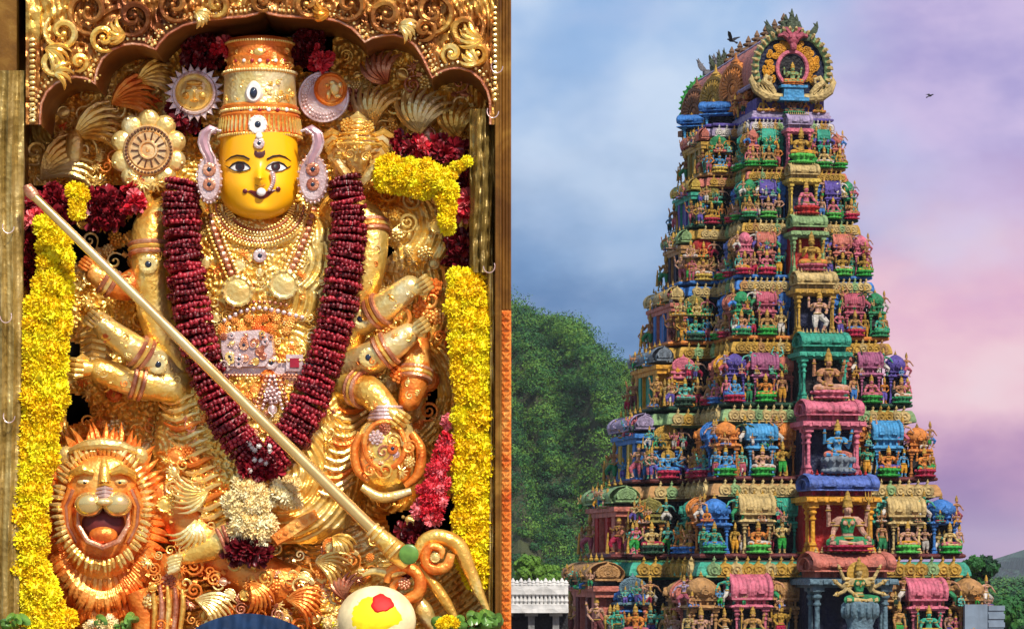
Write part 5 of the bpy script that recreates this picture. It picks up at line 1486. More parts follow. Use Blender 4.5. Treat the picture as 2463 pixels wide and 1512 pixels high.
# necklaces and belt
def chain(name, pts, rad, step, mat, d=None, parent=idol, off=.008):
    mb = MB()
    for x, y, nx, ny in along(pts, step):
        dd = (d if d is not None else body_d(x, y)) + off
        mb.ell(S(x, y, dd), rad * U, 7, 5)
    return part(name, mb, [mat], parent, kind='stuff')
for k_, (rx, ry, m_) in enumerate([(78, 62, G_ROSE), (92, 74, G_PALE), (106, 88, G_ROSE), (120, 100, G_MID)]):
    pts = [(625 + rx * math.cos(w), 492 + ry * math.sin(w)) for w in [math.pi * j / 24 for j in range(25)]]
    mb = MB(); mb.tube([S(x, y, max(body_d(x, y), .075) + .008) for x, y in pts], (4.5 if k_ % 2 else 3) * U, 6); part('choker_band', mb, [m_], idol)
    chain('choker_beads', [(625 + (rx - 6) * math.cos(w), 492 + (ry - 6) * math.sin(w)) for w in [math.pi * j / 24 for j in range(25)]], 3.2, 8, G_PALE, None, off=.016)
mb = MB()
for w in [math.pi * (j + .5) / 34 for j in range(34)]:
    a_, b_ = (625 + 70 * math.cos(w), 492 + 54 * math.sin(w)), (625 + 84 * math.cos(w), 492 + 68 * math.sin(w))
    mb.tube([S(*a_, .115), S(*b_, .112)], [2 * U, 3 * U], 5)
part('choker_fringe', mb, [G_MID], idol, kind='stuff')
L1 = [(505, 505), (512, 545), (528, 590), (545, 630), (560, 668)]; R1 = [(752, 505), (742, 550), (722, 600), (705, 640), (690, 665)]
for pl_, o_ in ((L1, 1), (R1, -1)):
    chain('necklace', pl_, 9, 16, G_ROSE); chain('necklace', [(x + o_ * 16, y) for x, y in pl_], 5, 10, G_PALE); chain('necklace', [(x - o_ * 14, y) for x, y in pl_], 5, 10, G_MID)
BOSS = ORN[3]
orn(BOSS, 572, 700, body_d(572, 700) + .010, 38, 0, idol, G_PALE); orn(BOSS, 682, 684, body_d(682, 684) + .010, 36, 0, idol, G_PALE)
orn(EYEJ, 625, 615, body_d(625, 615) + .010, 16, 0, idol, G_SILVER); orn(ORN[5], 625, 655, body_d(625, 655) + .008, 16, 0, idol, G_PALE)
chain('pearl_string', [(540, 770), (580, 748), (625, 740), (670, 748), (735, 765)], 6, 15, G_SILVER)
chain('pearl_string', [(560, 738), (600, 726), (650, 726), (700, 735)], 5, 13, G_ROSE)
for j in range(26):
    x, y = 530 + 200 * rg.random(), 752 + 46 * rg.random()
    orn(ORN[4], x, y, body_d(x, y) + .006, 9 + 5 * rg.random(), 6 * rg.random(), idol, G_ORANGE)
mb = MB(); out = [(528, 806), (560, 796), (625, 792), (655, 806), (662, 850), (640, 884), (540, 884), (530, 850)]
mb.prism([(S(x, y, .12).x, S(x, y, .12).z) for x, y in reversed(out)], YS - .128, YS - .09, 0, .06); part('belt_plaque', mb, [G_SILVER], idol)
for j in range(34):
    x, y = 536 + 116 * rg.random(), 802 + 76 * rg.random(); orn(rg.choice([ORN[3], ORN[4], ORN[5], ORN[0], EYEJ]), x, y, .131, 6 + 6 * rg.random(), 6 * rg.random(), idol, rg.choice([G_SILVER, G_ROSE, G_PALE]))
mb = bx(528, 770, 872, 900, .085, .113); part('belt', mb, [G_SILVER], idol)
chain('belt_beads', [(532, 868), (770, 866)], 4, 9, G_PALE, .115); chain('belt_beads', [(532, 902), (770, 902)], 4, 9, G_ROSE, .115)
mb = bx(688, 728, 852, 892, .10, .124); part('belt_clasp', mb, [G_SILVER], idol)
mb = bx(697, 719, 861, 883, .115, .127); part('clasp_stone', mb, [M_RUBY], idol)
orn(EYEJ, 652, 872, .118, 16, 0, idol, G_SILVER); orn(EYEJ, 552, 876, .118, 12, 0, idol, G_SILVER)
for s_ in (-1, 1):
    chain('drop_chain', [(655 + s_ * 14, 905), (655 + s_ * 42, 985)], 5.5, 11, G_ROSE, .13); chain('drop_chain', [(655 + s_ * 4, 905), (655 + s_ * 26, 990)], 4.5, 10, G_SILVER, .13)
orn(ORN[4], 655, 950, .135, 24, .4, idol, G_SILVER); orn(ORN[5], 655, 985, .135, 18, 0, idol, G_SILVER); orn(BOSS, 655, 920, .132, 13, 0, idol, G_ROSE)

# arms
def hand(px, py, d, size, ang, mat, parent):
    """closed hand: palm, four curled fingers, thumb from the palm's side; ang turns it in the picture plane"""
    mb = MB(); ca, sa = math.cos(ang), math.sin(ang)
    def L_(x, y, z): return S(px + (x * ca - z * sa) * size, py - (x * sa + z * ca) * size, d + y * size * U)
    mb.tube([L_(0, 0, -.5), L_(0, .05, -.1), L_(0, .05, .3)], [.30 * size * U, .42 * size * U, .36 * size * U], 9)
    for q in range(4):
        x = -.36 + .24 * q; ln = (.62, .74, .70, .56)[q]
        mb.tube([L_(x, .1, .28), L_(x * 1.05, .42, .28 + ln * .55), L_(x * 1.05, .62, .16 + ln * .3), L_(x, .5, -.02)], [.13 * size * U, .125 * size * U, .115 * size * U, .08 * size * U], 7)
    mb.tube([L_(.40, .05, -.18), L_(.58, .25, .08), L_(.42, .48, .30)], [.14 * size * U, .13 * size * U, .09 * size * U], 7)
    return part('hand', mb, [mat], parent)
def arm(pts, rad, mat, bangles, armlet=None, hnd=None):
    mb = MB(); P_ = [S(*p) for p in pts]
    # smooth the polyline
    fine, fr2 = [], []
    for i in range(len(P_) - 1):
        for e in range(6):
            f = e / 6; p0, p1, p2, p3 = P_[max(i - 1, 0)], P_[i], P_[i + 1], P_[min(i + 2, len(P_) - 1)]
            fine.append(.5 * ((2 * p1) + (-p0 + p2) * f + (2 * p0 - 5 * p1 + 4 * p2 - p3) * f * f + (-p0 + 3 * p1 - 3 * p2 + p3) * f ** 3)); fr2.append((rad[i] + (rad[i + 1] - rad[i]) * f) * U)
    fine.append(P_[-1]); fr2.append(rad[-1] * U)
    mb.tube(fine, fr2, 14); mb.ell(fine[0], fr2[0] * .99, 14, 9); mb.ell(fine[-1], fr2[-1] * .99, 14, 9); o = part('arm', mb, [mat], idol)
    for b_ in bangles:
        i = min(len(fine) - 2, int(b_ * (len(fine) - 1))); t = (fine[i + 1] - fine[i]).normalized(); q = t.orthogonal().normalized(); w_ = t.cross(q)
        for e in (-1, 0, 1):
            m2 = MB(); c_ = fine[i] + t * e * .011
            m2.tube([c_ + (q * math.cos(a_) + w_ * math.sin(a_)) * (fr2[i] * 1.06) for a_ in [2 * math.pi * k_ / 20 for k_ in range(20)]], 6 * U, 6, closed=True)
            part('bangle', m2, [G_ROSE if e else G_MID], o, base=o)
    if armlet is not None:
        i = int(armlet * (len(fine) - 1)); p = fine[i]
        oo = link('jewel', EYEJ, idol, p - Vector(idol.location) + Vector((0, -fr2[i] * 1.0, 0)), (0, 0, 0), (23 * U,) * 3)
        oo.material_slots[0].link = 'OBJECT'; oo.material_slots[0].material = G_PALE
    ar = random.Random(int(pts[0][0] * 7 + pts[0][1]))
    for i in range(1, len(fine) - 1):
        oo = link('embossed_flower', ar.choice([ORN[0], ORN[2], ORN[4], ORN[5], ORN[7]]), idol, fine[i] - Vector(idol.location) + Vector((ar.uniform(-.5, .5) * fr2[i], -fr2[i] * .84, ar.uniform(-.4, .4) * fr2[i])), (0, ar.uniform(0, 6), 0), (ar.uniform(8, 14) * U,) * 3)
        oo.material_slots[0].link = 'OBJECT'; oo.material_slots[0].material = ar.choice([G_PALE, G_MID, G_ORANGE])
    if hnd: hand(hnd[0], hnd[1], hnd[2], hnd[3], hnd[4], mat, idol)
    return o
arm([(440, 520, .03), (372, 540, .06), (362, 640, .08), (378, 770, .07), (430, 880, .05)], [60, 48, 45, 42, 38], G_MID, [.42], .52)
arm([(420, 900, .05), (340, 850, .10), (268, 800, .12), (240, 775, .12)], [40, 36, 30, 26], G_PALE, [.36], .18, (232, 775, .13, 40, .9))
arm([(430, 930, .06), (330, 920, .09), (240, 890, .11)], [42, 36, 30], G_MID, [.5], None, (200, 885, .12, 50, 1.5))
arm([(380, 640, .05), (300, 690, .08), (230, 660, .10)], [38, 34, 26], G_ORANGE, [.75], None, (215, 640, .11, 34, 1.0))
arm([(820, 520, .03), (884, 540, .06), (885, 640, .08), (858, 740, .07), (830, 860, .05)], [58, 46, 42, 40, 36], G_MID, [.30], None)
arm([(850, 780, .06), (920, 740, .10), (985, 690, .12)], [40, 36, 28], G_PALE, [.45], .2, (1010, 690, .13, 42, -1.0))
arm([(840, 880, .06), (915, 850, .11), (980, 805, .12)], [42, 38, 28], G_PALE, [.62], .38, (1005, 790, .13, 40, -1.0))
arm([(835, 930, .06), (885, 940, .11), (930, 985, .13)], [42, 38, 30], G_MID, [.4], None, (950, 1000, .15, 46, -2.2))
arm([(1000, 830, .06), (1000, 900, .09), (985, 960, .10)], [34, 34, 28], G_ORANGE, [.5], None)
for x, y, r in ((960, 760, 34), (1035, 720, 30), (1040, 690, 24), (1015, 745, 26), (1050, 760, 22), (1000, 870, 28), (960, 900, 24)):
    orn(ORN[0] if r > 28 else ORN[4], x, y, .10, r, r, idol, G_ORANGE)
for j in range(7):
    y = 800 + j * 17; mb = MB(); mb.tube([S(196, y + 6, .08), S(222, y - 2, .10), S(252, y + 4, .10), S(268, y + 12, .08)], [5 * U, 8 * U, 8 * U, 4 * U], 7); part('finger_plate', mb, [G_PALE], idol)

# ---------------------------------------------------------------- sun, crescent, discus and conch emblems
sunr = rootat('sun_emblem', 'round golden sun emblem with pink silver rays, left of the crown', 'emblem', 467, 224, .06)
def disc_mb(px, py, d, prof, n=32, m=0):
    mb = MB(); c_ = S(px, py, d); mb.lathe([(r * U, z * U) for r, z in prof], n, c_, m, 1, 'y'); return mb
part('face_disc', disc_mb(467, 224, .06, [(46, 0), (46, 10), (42, 14), (38, 8), (30, 12), (12, 22), (1, 24)]), [G_PALE], sunr)
mb = MB()
for x, y, rx, rz in ((455, 212, 9, 5), (479, 212, 9, 5), (467, 226, 6, 12), (467, 242, 11, 4), (447, 230, 9, 9), (487, 230, 9, 9), (467, 200, 20, 7)): mb.ell(S(x, y, .078), (rx * U, 7 * U, rz * U), 9, 6)
part('embossed_face', mb, [G_MID], sunr)
mb = MB(); mb.ring(S(467, 224, .068), 48 * U, 5 * U, 36, 7); part('ring', mb, [G_SILVER], sunr)
me_ray = None
for j in range(22):
    w = 2 * math.pi * j / 22; c_, s_ = math.cos(w), math.sin(w); mb = MB()
    tri = [(50, -8.5), (50, 8.5), (70, 0)]
    P3 = [(467 + r * c_ - t * s_, 224 - (r * s_ + t * c_)) for r, t in tri]
    mb.prism([(S(x, y, .06).x, S(x, y, .06).z) for x, y in P3], YS - .066, YS - .052, 0, .1)
    mb.tube([S(x, y, .067) for x, y in P3], 2.2 * U, 5, closed=True)
    part('ray', mb, [G_SILVER], sunr)
moon = rootat('crescent_emblem', 'silver crescent emblem with golden disc, right of the crown', 'emblem', 778, 232, .06)
part('crescent', disc_mb(778, 234, .055, [(60, 0), (60, 8), (57, 13), (50, 15), (1, 15)], 40), [G_SILVER], moon)
mb = MB(); mb.ring(S(778, 234, .068), 58 * U, 4 * U, 40, 6)
for j in range(26):
    for q, rr in ((0, 50), (1, 42)):
        w = R(60) + R(250) * j / 25; x, y = 778 + rr * math.cos(w), 234 + rr * math.sin(w)
        if (x - 795) ** 2 + (y - 216) ** 2 > 41 ** 2: mb.ell(S(x, y, .070), 3.6 * U, 6, 4)
part('stone_setting', mb, [G_SILVER], moon, kind='stuff')
part('gold_disc', disc_mb(795, 216, .068, [(40, 0), (40, 8), (36, 12), (30, 6), (1, 8)], 30), [G_ORANGE], moon)
mb = MB()
for x, y, rx, rz in ((805, 214, 12, 18), (800, 200, 9, 7), (812, 232, 10, 6), (786, 205, 6, 5), (790, 228, 6, 12), (818, 205, 6, 8)): mb.ell(S(x, y, .080), (rx * U, 8 * U, rz * U), 9, 6)
part('embossed_figure', mb, [G_PALE], moon)

disc = rootat('golden_discus', 'large golden petalled discus with a beaded wheel, left of the face', 'emblem', 357, 362, .08)
for j in range(10):
    w = 2 * math.pi * (j + .5) / 10; mb = MB()
    mb.ell(S(357 + 66 * math.cos(w), 364 + 66 * math.sin(w) * 1.12, .075), (27 * U, 13 * U, 27 * U), 12, 8)
    mb.ell(S(357 + 84 * math.cos(w), 364 + 84 * math.sin(w) * 1.12, .082), (5 * U, 5 * U, 5 * U), 7, 5)
    part('petal', mb, [G_PALE], disc)
part('wheel', disc_mb(357, 362, .082, [(60, 0), (60, 8), (56, 12), (50, 8), (46, 12), (42, 8), (24, 8), (22, 14), (18, 14), (15, 9), (6, 10), (1, 16)], 40), [gold((.70, .38, .14), (.84, .58, .28), (.90, .70, .42), .34, .6, 12, 120, .3)], disc)
mb = MB()
for j in range(40):
    w = 2 * math.pi * j / 40; mb.ell(S(357 + 54 * math.cos(w), 362 + 54 * math.sin(w), .094), 3.6 * U, 6, 4)
for j in range(14):
    w = 2 * math.pi * j / 14; mb.tube([S(357 + 24 * math.cos(w), 362 + 24 * math.sin(w), .092), S(357 + 42 * math.cos(w), 362 + 42 * math.sin(w), .092)], 2 * U, 5)
part('spokes', mb, [plain('dark_inlay', (.10, .035, .015), .4)], disc, kind='stuff')
mb = MB(); mb.tube([S(357, 440, .07), S(352, 470, .07), S(365, 500, .06)], [16 * U, 12 * U, 16 * U], 8); part('handle', mb, [G_MID], disc)
for x, y, a_ in ((345, 440, .4), (372, 436, -.4), (330, 425, .9)): orn(ORN[2], x, y, .085, 26, math.pi + a_, disc, G_PALE)

conch = rootat('golden_conch', 'golden winged conch emblem, right of the face', 'emblem', 860, 360, .08)
mb = MB(); c_ = S(860, 360, .075)
prof = [(2, -88), (12, -74), (22, -58), (34, -36), (46, -10), (52, 14), (46, 34), (36, 46), (38, 50), (28, 60), (30, 64), (20, 72), (21, 76), (10, 84), (2, 92)]
mb.lathe([(r * U, z * U) for r, z in prof], 22, c_, 0, .55); part('shell', mb, [G_PALE], conch, sharp=30)
for q in range(5):
    mb = MB(); mb.ring(S(860, 300 + q * 13, .085), (30 + 7 * q) * U, 4 * U, 24, 6, 0, 'z'); part('whorl', mb, [G_MID], conch)
for s_ in (-1, 1):
    for q in range(6):
        mb = MB(); mb.tube([S(860 + s_ * 30, 330 + q * 12, .09), S(860 + s_ * (62 - q * 3), 318 + q * 14, .095), S(860 + s_ * (82 - q * 6), 330 + q * 17, .085), S(860 + s_ * (78 - q * 8), 350 + q * 16, .08)], [5 * U, 10 * U, 9 * U, 3 * U], 7)
        part('wing_feather', mb, [G_PALE if q % 2 else G_MID], conch)
    mb = MB(); mb.tube([S(860 + s_ * 4, 448, .09), S(860 + s_ * 28, 420, .10), S(860 + s_ * 48, 388, .10), S(860 + s_ * 64, 380, .09)], [6 * U, 13 * U, 11 * U, 3 * U], 8); part('lower_leaf', mb, [G_PALE], conch)
for x, y, r in ((835, 300, 18), (884, 305, 17), (860, 352, 20), (842, 372, 13), (880, 378, 13), (820, 350, 14)): orn(ORN[4] if r > 16 else ORN[1], x, y, .12, r, r, conch, G_MID)

# ---------------------------------------------------------------- flowers
def petal_quad(mb, base, dirv, side, up, L, w, m=0):
    """a folded petal: base point, tip along dirv, cupped by up"""
    b = Vector(base); t = Vector(dirv) * L; s = Vector(side) * w; u = Vector(up) * L * .25
    mb.add([b, b + t * .55 + s + u, b + t, b + t * .55 - s + u, b + t * .6 - u * .15], [(0, 1, 4), (1, 2, 4), (2, 3, 4), (3, 0, 4)], m)
def round_petal(mb, base, dirv, side, up, L, w):
    b = Vector(base); t = Vector(dirv) * L; s = Vector(side) * w; u = Vector(up) * L * .22
    mb.add([b, b + t * .45 + s * .85 + u, b + t * .85 + s * .8 + u * .9, b + t + u * .2, b + t * .85 - s * .8 + u * .9, b + t * .45 - s * .85 + u, b + t * .62 - u * .5],
           [(0, 1, 6), (1, 2, 6), (2, 3, 6), (3, 4, 6), (4, 5, 6), (5, 0, 6)])
def ruffle_mesh(seed, n=11, layers=2):
    """one flower of a strung garland: a ruffled disc, axis z, radius 1"""
    r_ = random.Random(seed); mb = MB()
    for k_ in range(layers):
        for j in range(n):
            w = 2 * math.pi * (j + .5 * k_ + r_.uniform(-.25, .25)) / n; L = r_.uniform(.84, 1.04)
            dv = Vector((math.cos(w), math.sin(w), r_.uniform(-.25, .25))); sd = Vector((-math.sin(w), math.cos(w), r_.uniform(-.5, .5)))
            round_petal(mb, dv * .12 + Vector((0, 0, (k_ - .5) * .16)), dv, sd, (0, 0, 1 if (j + k_) % 2 else -1), L, .27)
    return mb.mesh('strung_flower', [M_MAROON[0]], 75)
def pom_mesh(seed, n=150, pl=.42, pw=.15):
    """marigold head: a ball of small frilled petals, radius 1"""
    r_ = random.Random(seed); mb = MB()
    mb.ell((0, 0, 0), .62, 10, 7)
    for j in range(n):
        z = 1 - 2 * (j + .5) / n; w = j * 2.39996 + r_.uniform(-.2, .2); q = math.sqrt(1 - z * z)
        d = Vector((q * math.cos(w), q * math.sin(w), z)); t = d.orthogonal().normalized(); s = d.cross(t)
        an = r_.uniform(0, 6.28); sd = t * math.cos(an) + s * math.sin(an); dv = (d + (t * math.sin(an * 2) + s * math.cos(an * 3)) * .45).normalized()
        petal_quad(mb, d * .58, dv, sd, sd.cross(d), pl * r_.uniform(.8, 1.25), pw)
    return mb.mesh('marigold', [M_YELLOW[0]], smooth=False)
def bead_flower(seed):
    """tightly strung flower: a disc edged with plump shiny petals, axis z, radius 1"""
    r_ = random.Random(seed); mb = MB(); n_ = 22
    mb.lathe([(.1, -.3), (.78, -.22), (.82, .2), (.1, .3)], 14)
    for j in range(n_):
        w = 2 * math.pi * (j + r_.uniform(-.2, .2)) / n_; q = r_.uniform(.80, .92); sz = r_.uniform(.09, .135)
        mb.ell((q * math.cos(w), q * math.sin(w), r_.uniform(-.12, .12)), (sz, sz, r_.uniform(.24, .34)), 7, 5)
    for j in range(16):
        w = r_.uniform(0, 6.28); round_petal(mb, (.7 * math.cos(w), .7 * math.sin(w), 0), (math.cos(w), math.sin(w), r_.uniform(-.4, .4)), (-math.sin(w), math.cos(w), 0), (r_.uniform(-.3, .3), 0, r_.choice((-1, 1))), .36, .15)
    return mb.mesh('strung_flower', [M_MAROON[0]], 70)
BEAD = [bead_flower(i) for i in range(4)]
RUF = [ruffle_mesh(i) for i in range(4)]
POM = [pom_mesh(i) for i in range(4)]
JAS = [pom_mesh(10 + i, 46, .55, .2) for i in range(3)]
gr_ = random.Random(31)
def path_pts(ctrl, step):
    """Catmull-Rom through (px,py,width,d), sampled evenly"""
    fine = []
    for i in range(len(ctrl) - 1):
        p0, p1, p2, p3 = [np.array(ctrl[max(0, min(len(ctrl) - 1, k_))], float) for k_ in (i - 1, i, i + 1, i + 2)]
        for e in range(30):
            f = e / 30; fine.append(.5 * (2 * p1 + (p2 - p0) * f + (2 * p0 - 5 * p1 + 4 * p2 - p3) * f * f + (3 * p1 - p0 - 3 * p2 + p3) * f ** 3))
    fine.append(np.array(ctrl[-1], float)); out = [fine[0]]; acc = 0
    for a_, b_ in zip(fine, fine[1:]):
        acc += math.hypot(*(b_ - a_)[:2])
        if acc >= step: out.append(b_); acc = 0
    return out
def flower(name, meshes, mats, parent, pt, r, rot):
    o = link(name, gr_.choice(meshes), parent, pt - Vector(parent.location), rot, r)
    o.material_slots[0].link = 'OBJECT'; o.material_slots[0].material = gr_.choice(mats); return o
def strung(root, ctrl, step, mats, name='strung_flower', flat=.75):
    pp = path_pts(ctrl, step)
    for i, p in enumerate(pp):
        q = pp[min(i + 1, len(pp) - 1)] - pp[max(i - 1, 0)]
        ax = Vector((q[0], 0, -q[1])).normalized() + Vector((gr_.uniform(-.12, .12), gr_.uniform(-.12, .12), gr_.uniform(-.12, .12)))
        e = ax.to_track_quat('Z', 'Y').to_euler(); r = p[2] * .5 * U * gr_.uniform(.93, 1.06)
        flower(name, BEAD, mats, root, S(p[0] + gr_.uniform(-3, 3), p[1], p[3]), (r, r, r * .5), (e[0], e[1], e[2]))
mg = rootat('maroon_garland', 'thick dark maroon flower garland hanging in a V over the chest', 'garland', 628, 1120, .12)
strung(mg, [(440, 440, 84, .12), (436, 520, 92, .135), (444, 640, 94, .145), (466, 780, 94, .14), (500, 900, 92, .135), (545, 1010, 92, .14), (590, 1080, 88, .15), (628, 1118, 76, .155)], 12.5, M_MAROON)
strung(mg, [(828, 432, 78, .12), (838, 520, 88, .135), (830, 640, 92, .145), (804, 780, 92, .14), (768, 900, 92, .135), (722, 1010, 92, .14), (676, 1080, 88, .15), (634, 1112, 76, .155)], 12.5, M_MAROON)
for j in range(24): flower('strung_flower', RUF, M_MAROON, mg, S(590 + 80 * gr_.random(), 1078 + 62 * gr_.random(), .17), 24 * U * gr_.uniform(.8, 1.2), (gr_.uniform(0, 6), gr_.uniform(0, 6), 0))
for j in range(10): flower('glint_fleck', JAS, [M_WHITE], mg, S(600 + 50 * gr_.random(), 1062 + 70 * gr_.random(), .19), 6 * U, (0, 0, gr_.random()))  # white blobs stand in for glints of light on the petals
def packed(root, ctrl, r0, mats, meshes, step=19, dens=1.0, name='marigold'):
    pp = path_pts(ctrl, step)
    for i, p in enumerate(pp):
        q = pp[min(i + 1, len(pp) - 1)] - pp[max(i - 1, 0)]; L = math.hypot(q[0], q[1]) + 1e-6; nx, ny = q[1] / L, -q[0] / L
        k_ = max(1, int(round(p[2] / (r0 * 1.25) * dens)))
        for j in range(k_):
            t = ((j + .5) / k_ - .5) * (p[2] - r0 * 1.1) + gr_.uniform(-4, 4); bulge = .030 * math.cos(t / max(p[2], 1) * 3.0)
            r = r0 * gr_.uniform(.85, 1.2) * U
            flower(name, meshes, mats, root, S(p[0] + nx * t + gr_.uniform(-3, 3), p[1] + ny * t + gr_.uniform(-6, 6), p[3] + bulge + gr_.uniform(-.006, .006)), r, (gr_.uniform(0, 6), gr_.uniform(0, 6), gr_.uniform(0, 6)))
yl = rootat('yellow_garland', 'long bright yellow marigold garland down the left side of the shrine', 'garland', 110, 1500, .12, 'marigold garlands')
packed(yl, [(120, 545, 60, .13), (132, 600, 96, .14), (128, 680, 112, .15), (114, 780, 122, .16), (108, 900, 124, .16), (100, 1020, 116, .16), (84, 1140, 102, .16), (72, 1260, 96, .16), (70, 1360, 92, .16), (96, 1440, 116, .16), (130, 1520, 130, .16)], 27, M_YELLOW, POM, 23)
yr = rootat('yellow_garland', 'bright yellow marigold garland along the right post, with a swag at its top', 'garland', 1140, 1360, .12, 'marigold garlands')
packed(yr, [(922, 420, 96, .10), (990, 424, 104, .13), (1050, 432, 84, .15), (1075, 470, 44, .15), (1076, 530, 34, .14), (1072, 565, 26, .12)], 22, M_YELLOW, POM, 19)
packed(yr, [(1120, 388, 26, .15), (1095, 402, 30, .15), (1076, 425, 40, .15)], 15, M_YELLOW, POM, 14)
packed(yr, [(1112, 662, 84, .13), (1122, 720, 108, .15), (1132, 840, 110, .16), (1138, 980, 108, .16), (1138, 1120, 104, .16), (1132, 1240, 98, .16), (1140, 1340, 90, .15), (1150, 1400, 60, .14)], 27, M_YELLOW, POM, 23)
packed(yl, [(186, 455, 52, .12), (190, 485, 46, .13), (184, 515, 26, .13)], 20, M_YELLOW, POM, 18)

def bunch(name, label, cat, cx, cy, d, blobs, mats, meshes, fname, r0):
    o = rootat(name, label, cat, cx, cy, d, 'flower bunches tucked round the idol' if cat == 'flowers' else None)
    for x, y, rx, ry, n_ in blobs:
        for j in range(n_):
            a_ = gr_.uniform(0, 6.28); q = math.sqrt(gr_.random())
            flower(fname, meshes, mats, o, S(x + rx * q * math.cos(a_), y + ry * q * math.sin(a_), d + .03 * (1 - q * q) + gr_.uniform(-.004, .004)), r0 * U * gr_.uniform(.8, 1.2), (gr_.uniform(0, 6), gr_.uniform(0, 6), gr_.uniform(0, 6)))
    return o
bunch('maroon_flower_bunch', 'dark maroon flower bunch beside the spear top, above the left marigolds', 'flowers', 130, 520, .07, [(110, 480, 40, 28, 16), (78, 600, 30, 90, 34), (150, 505, 40, 30, 12)], M_MAROON, RUF, 'flower', 24)
bunch('maroon_flower_bunch', 'round dark maroon flower bunch below the discus', 'flowers', 245, 505, .06, [(245, 500, 44, 40, 28)], M_MAROON, RUF, 'flower', 24)
bunch('red_flower_bunch', 'bright red flower tucked under the discus', 'flowers', 322, 475, .07, [(322, 475, 30, 32, 14)], M_CRIMSON, RUF, 'flower', 20)
bunch('red_flower_bunch', 'pinkish red flowers at the upper left marigold tip', 'flowers', 80, 530, .10, [(80, 532, 22, 22, 9)], M_CRIMSON, RUF, 'flower', 18)
bunch('maroon_flower_bunch', 'dark maroon flowers above the yellow swag at the right', 'flowers', 1050, 365, .07, [(975, 352, 34, 20, 10), (1070, 362, 44, 24, 16), (1130, 440, 36, 44, 26)], M_MAROON, RUF, 'flower', 22)
bunch('red_flower_bunch', 'small red flowers over the yellow swag', 'flowers', 1018, 352, .08, [(1018, 352, 24, 18, 9)], M_CRIMSON, RUF, 'flower', 17)
bunch('red_flower_bunch', 'crimson flowers at the end of the yellow swag', 'flowers', 1122, 495, .10, [(1122, 496, 34, 20, 14), (1136, 478, 18, 14, 6)], M_CRIMSON, RUF, 'flower', 20)
bunch('maroon_flower_bunch', 'nearly black maroon flower bunch against the right post', 'flowers', 1118, 600, .07, [(1120, 598, 48, 44, 34)], M_MAROON[:1], RUF, 'flower', 26)
bunch('crown_flowers', 'dark red flowers tucked left of the crown top', 'flowers', 500, 140, .03, [(490, 130, 44, 42, 26), (440, 290, 30, 40, 16)], M_MAROON[:2], RUF, 'flower', 22)
bunch('crown_flowers', 'red rose petals beside the crown rim, left', 'flowers', 540, 112, .06, [(538, 114, 26, 18, 9)], M_CRIMSON, RUF, 'flower', 18)
bunch('crown_flowers', 'dark and red flowers tucked right of the crown top', 'flowers', 745, 120, .03, [(742, 120, 34, 40, 22)], M_MAROON[:2], RUF, 'flower', 22)
bunch('crown_flowers', 'red rose petals beside the crown, right', 'flowers', 775, 150, .06, [(772, 140, 24, 30, 12)], M_CRIMSON, RUF, 'flower', 17)
js = bunch('jasmine_bunch', 'cream jasmine bunch hanging below the maroon garland', 'flowers', 610, 1300, .16, [(604, 1205, 56, 58, 60), (605, 1262, 54, 44, 46), (690, 1185, 36, 32, 20)], M_CREAM, JAS, 'jasmine', 17)
bunch('maroon_flower_bunch', 'dark flowers under the cream jasmine bunch', 'flowers', 600, 1325, .15, [(598, 1322, 60, 28, 24)], M_MAROON[:1], RUF, 'flower', 22)
rs_ = rootat('crimson_flower_strand', 'crimson flower strand, widening downward, left of the right marigolds', 'garland', 1040, 1250, .14)
packed(rs_, [(1076, 1012, 14, .15), (1070, 1060, 34, .16), (1060, 1110, 54, .17), (1046, 1170, 74, .17), (1034, 1220, 84, .17), (1024, 1252, 74, .16)], 15, M_CRIMSON, [JAS[0], JAS[1], RUF[0]], 13, 1.0, 'flower')
bunch('maroon_flower_bunch', 'dark maroon flowers below the crimson strand, beside the spear socket', 'flowers', 985, 1280, .12, [(1000, 1290, 44, 30, 22), (975, 1370, 16, 26, 5)], M_MAROON[:2], RUF, 'flower', 22)

# ---------------------------------------------------------------- spear
sp = rootat('golden_spear', 'long polished golden spear laid slantwise across the idol', 'spear', 905, 1285, .24)
mb = MB(); N_ = 24
mb.tube([S(78 + (900 - 78) * j / N_, 468 + (1276 - 468) * j / N_, .26) for j in range(N_ + 1)], [(10 + 5 * j / N_) * U for j in range(N_ + 1)], 16); part('shaft', mb, [G_SMOOTH], sp)
mb = MB(); mb.tube([S(84, 474, .26), S(74, 462, .26), S(68, 452, .26), S(74, 444, .25)], [12 * U, 15 * U, 13 * U, 3 * U], 12); part('butt', mb, [G_ROSE], sp)
for f, r in ((.0, 20), (.25, 23), (.5, 20), (.95, 24), (1.25, 26)):
    x, y = 896 + 44 * f, 1274 + 40 * f; mb = MB(); t = Vector((.74, 0, -.68)); q = Vector((0, 1, 0)); w_ = t.cross(q); c_ = S(x, y, .26)
    mb.tube([c_ + (q * math.cos(a_) + w_ * math.sin(a_)) * r * .85 * U for a_ in [2 * math.pi * k_ / 18 for k_ in range(18)]], 5 * U, 6, closed=True); part('collar', mb, [G_PALE], sp)
mb = MB(); mb.tube([S(896, 1273, .26), S(920, 1295, .26), S(955, 1328, .25), S(980, 1352, .24)], [17 * U, 21 * U, 27 * U, 20 * U], 14); part('socket', mb, [G_MID], sp)
tri_ = rootat('trident_head', 'curled golden trident head lying at the lower right', 'trident', 1040, 1420, .2)
def curl(name, pts, rad, mat, root, d=.22, flat=1.0):
    mb = MB(); c = [(x, y, r, d) for (x, y), r in zip(pts, rad)]; pp = path_pts(c, 6)
    mb.tube([S(p[0], p[1], p[3]) for p in pp], [p[2] * U for p in pp], 10); return part(name, mb, [mat], root)
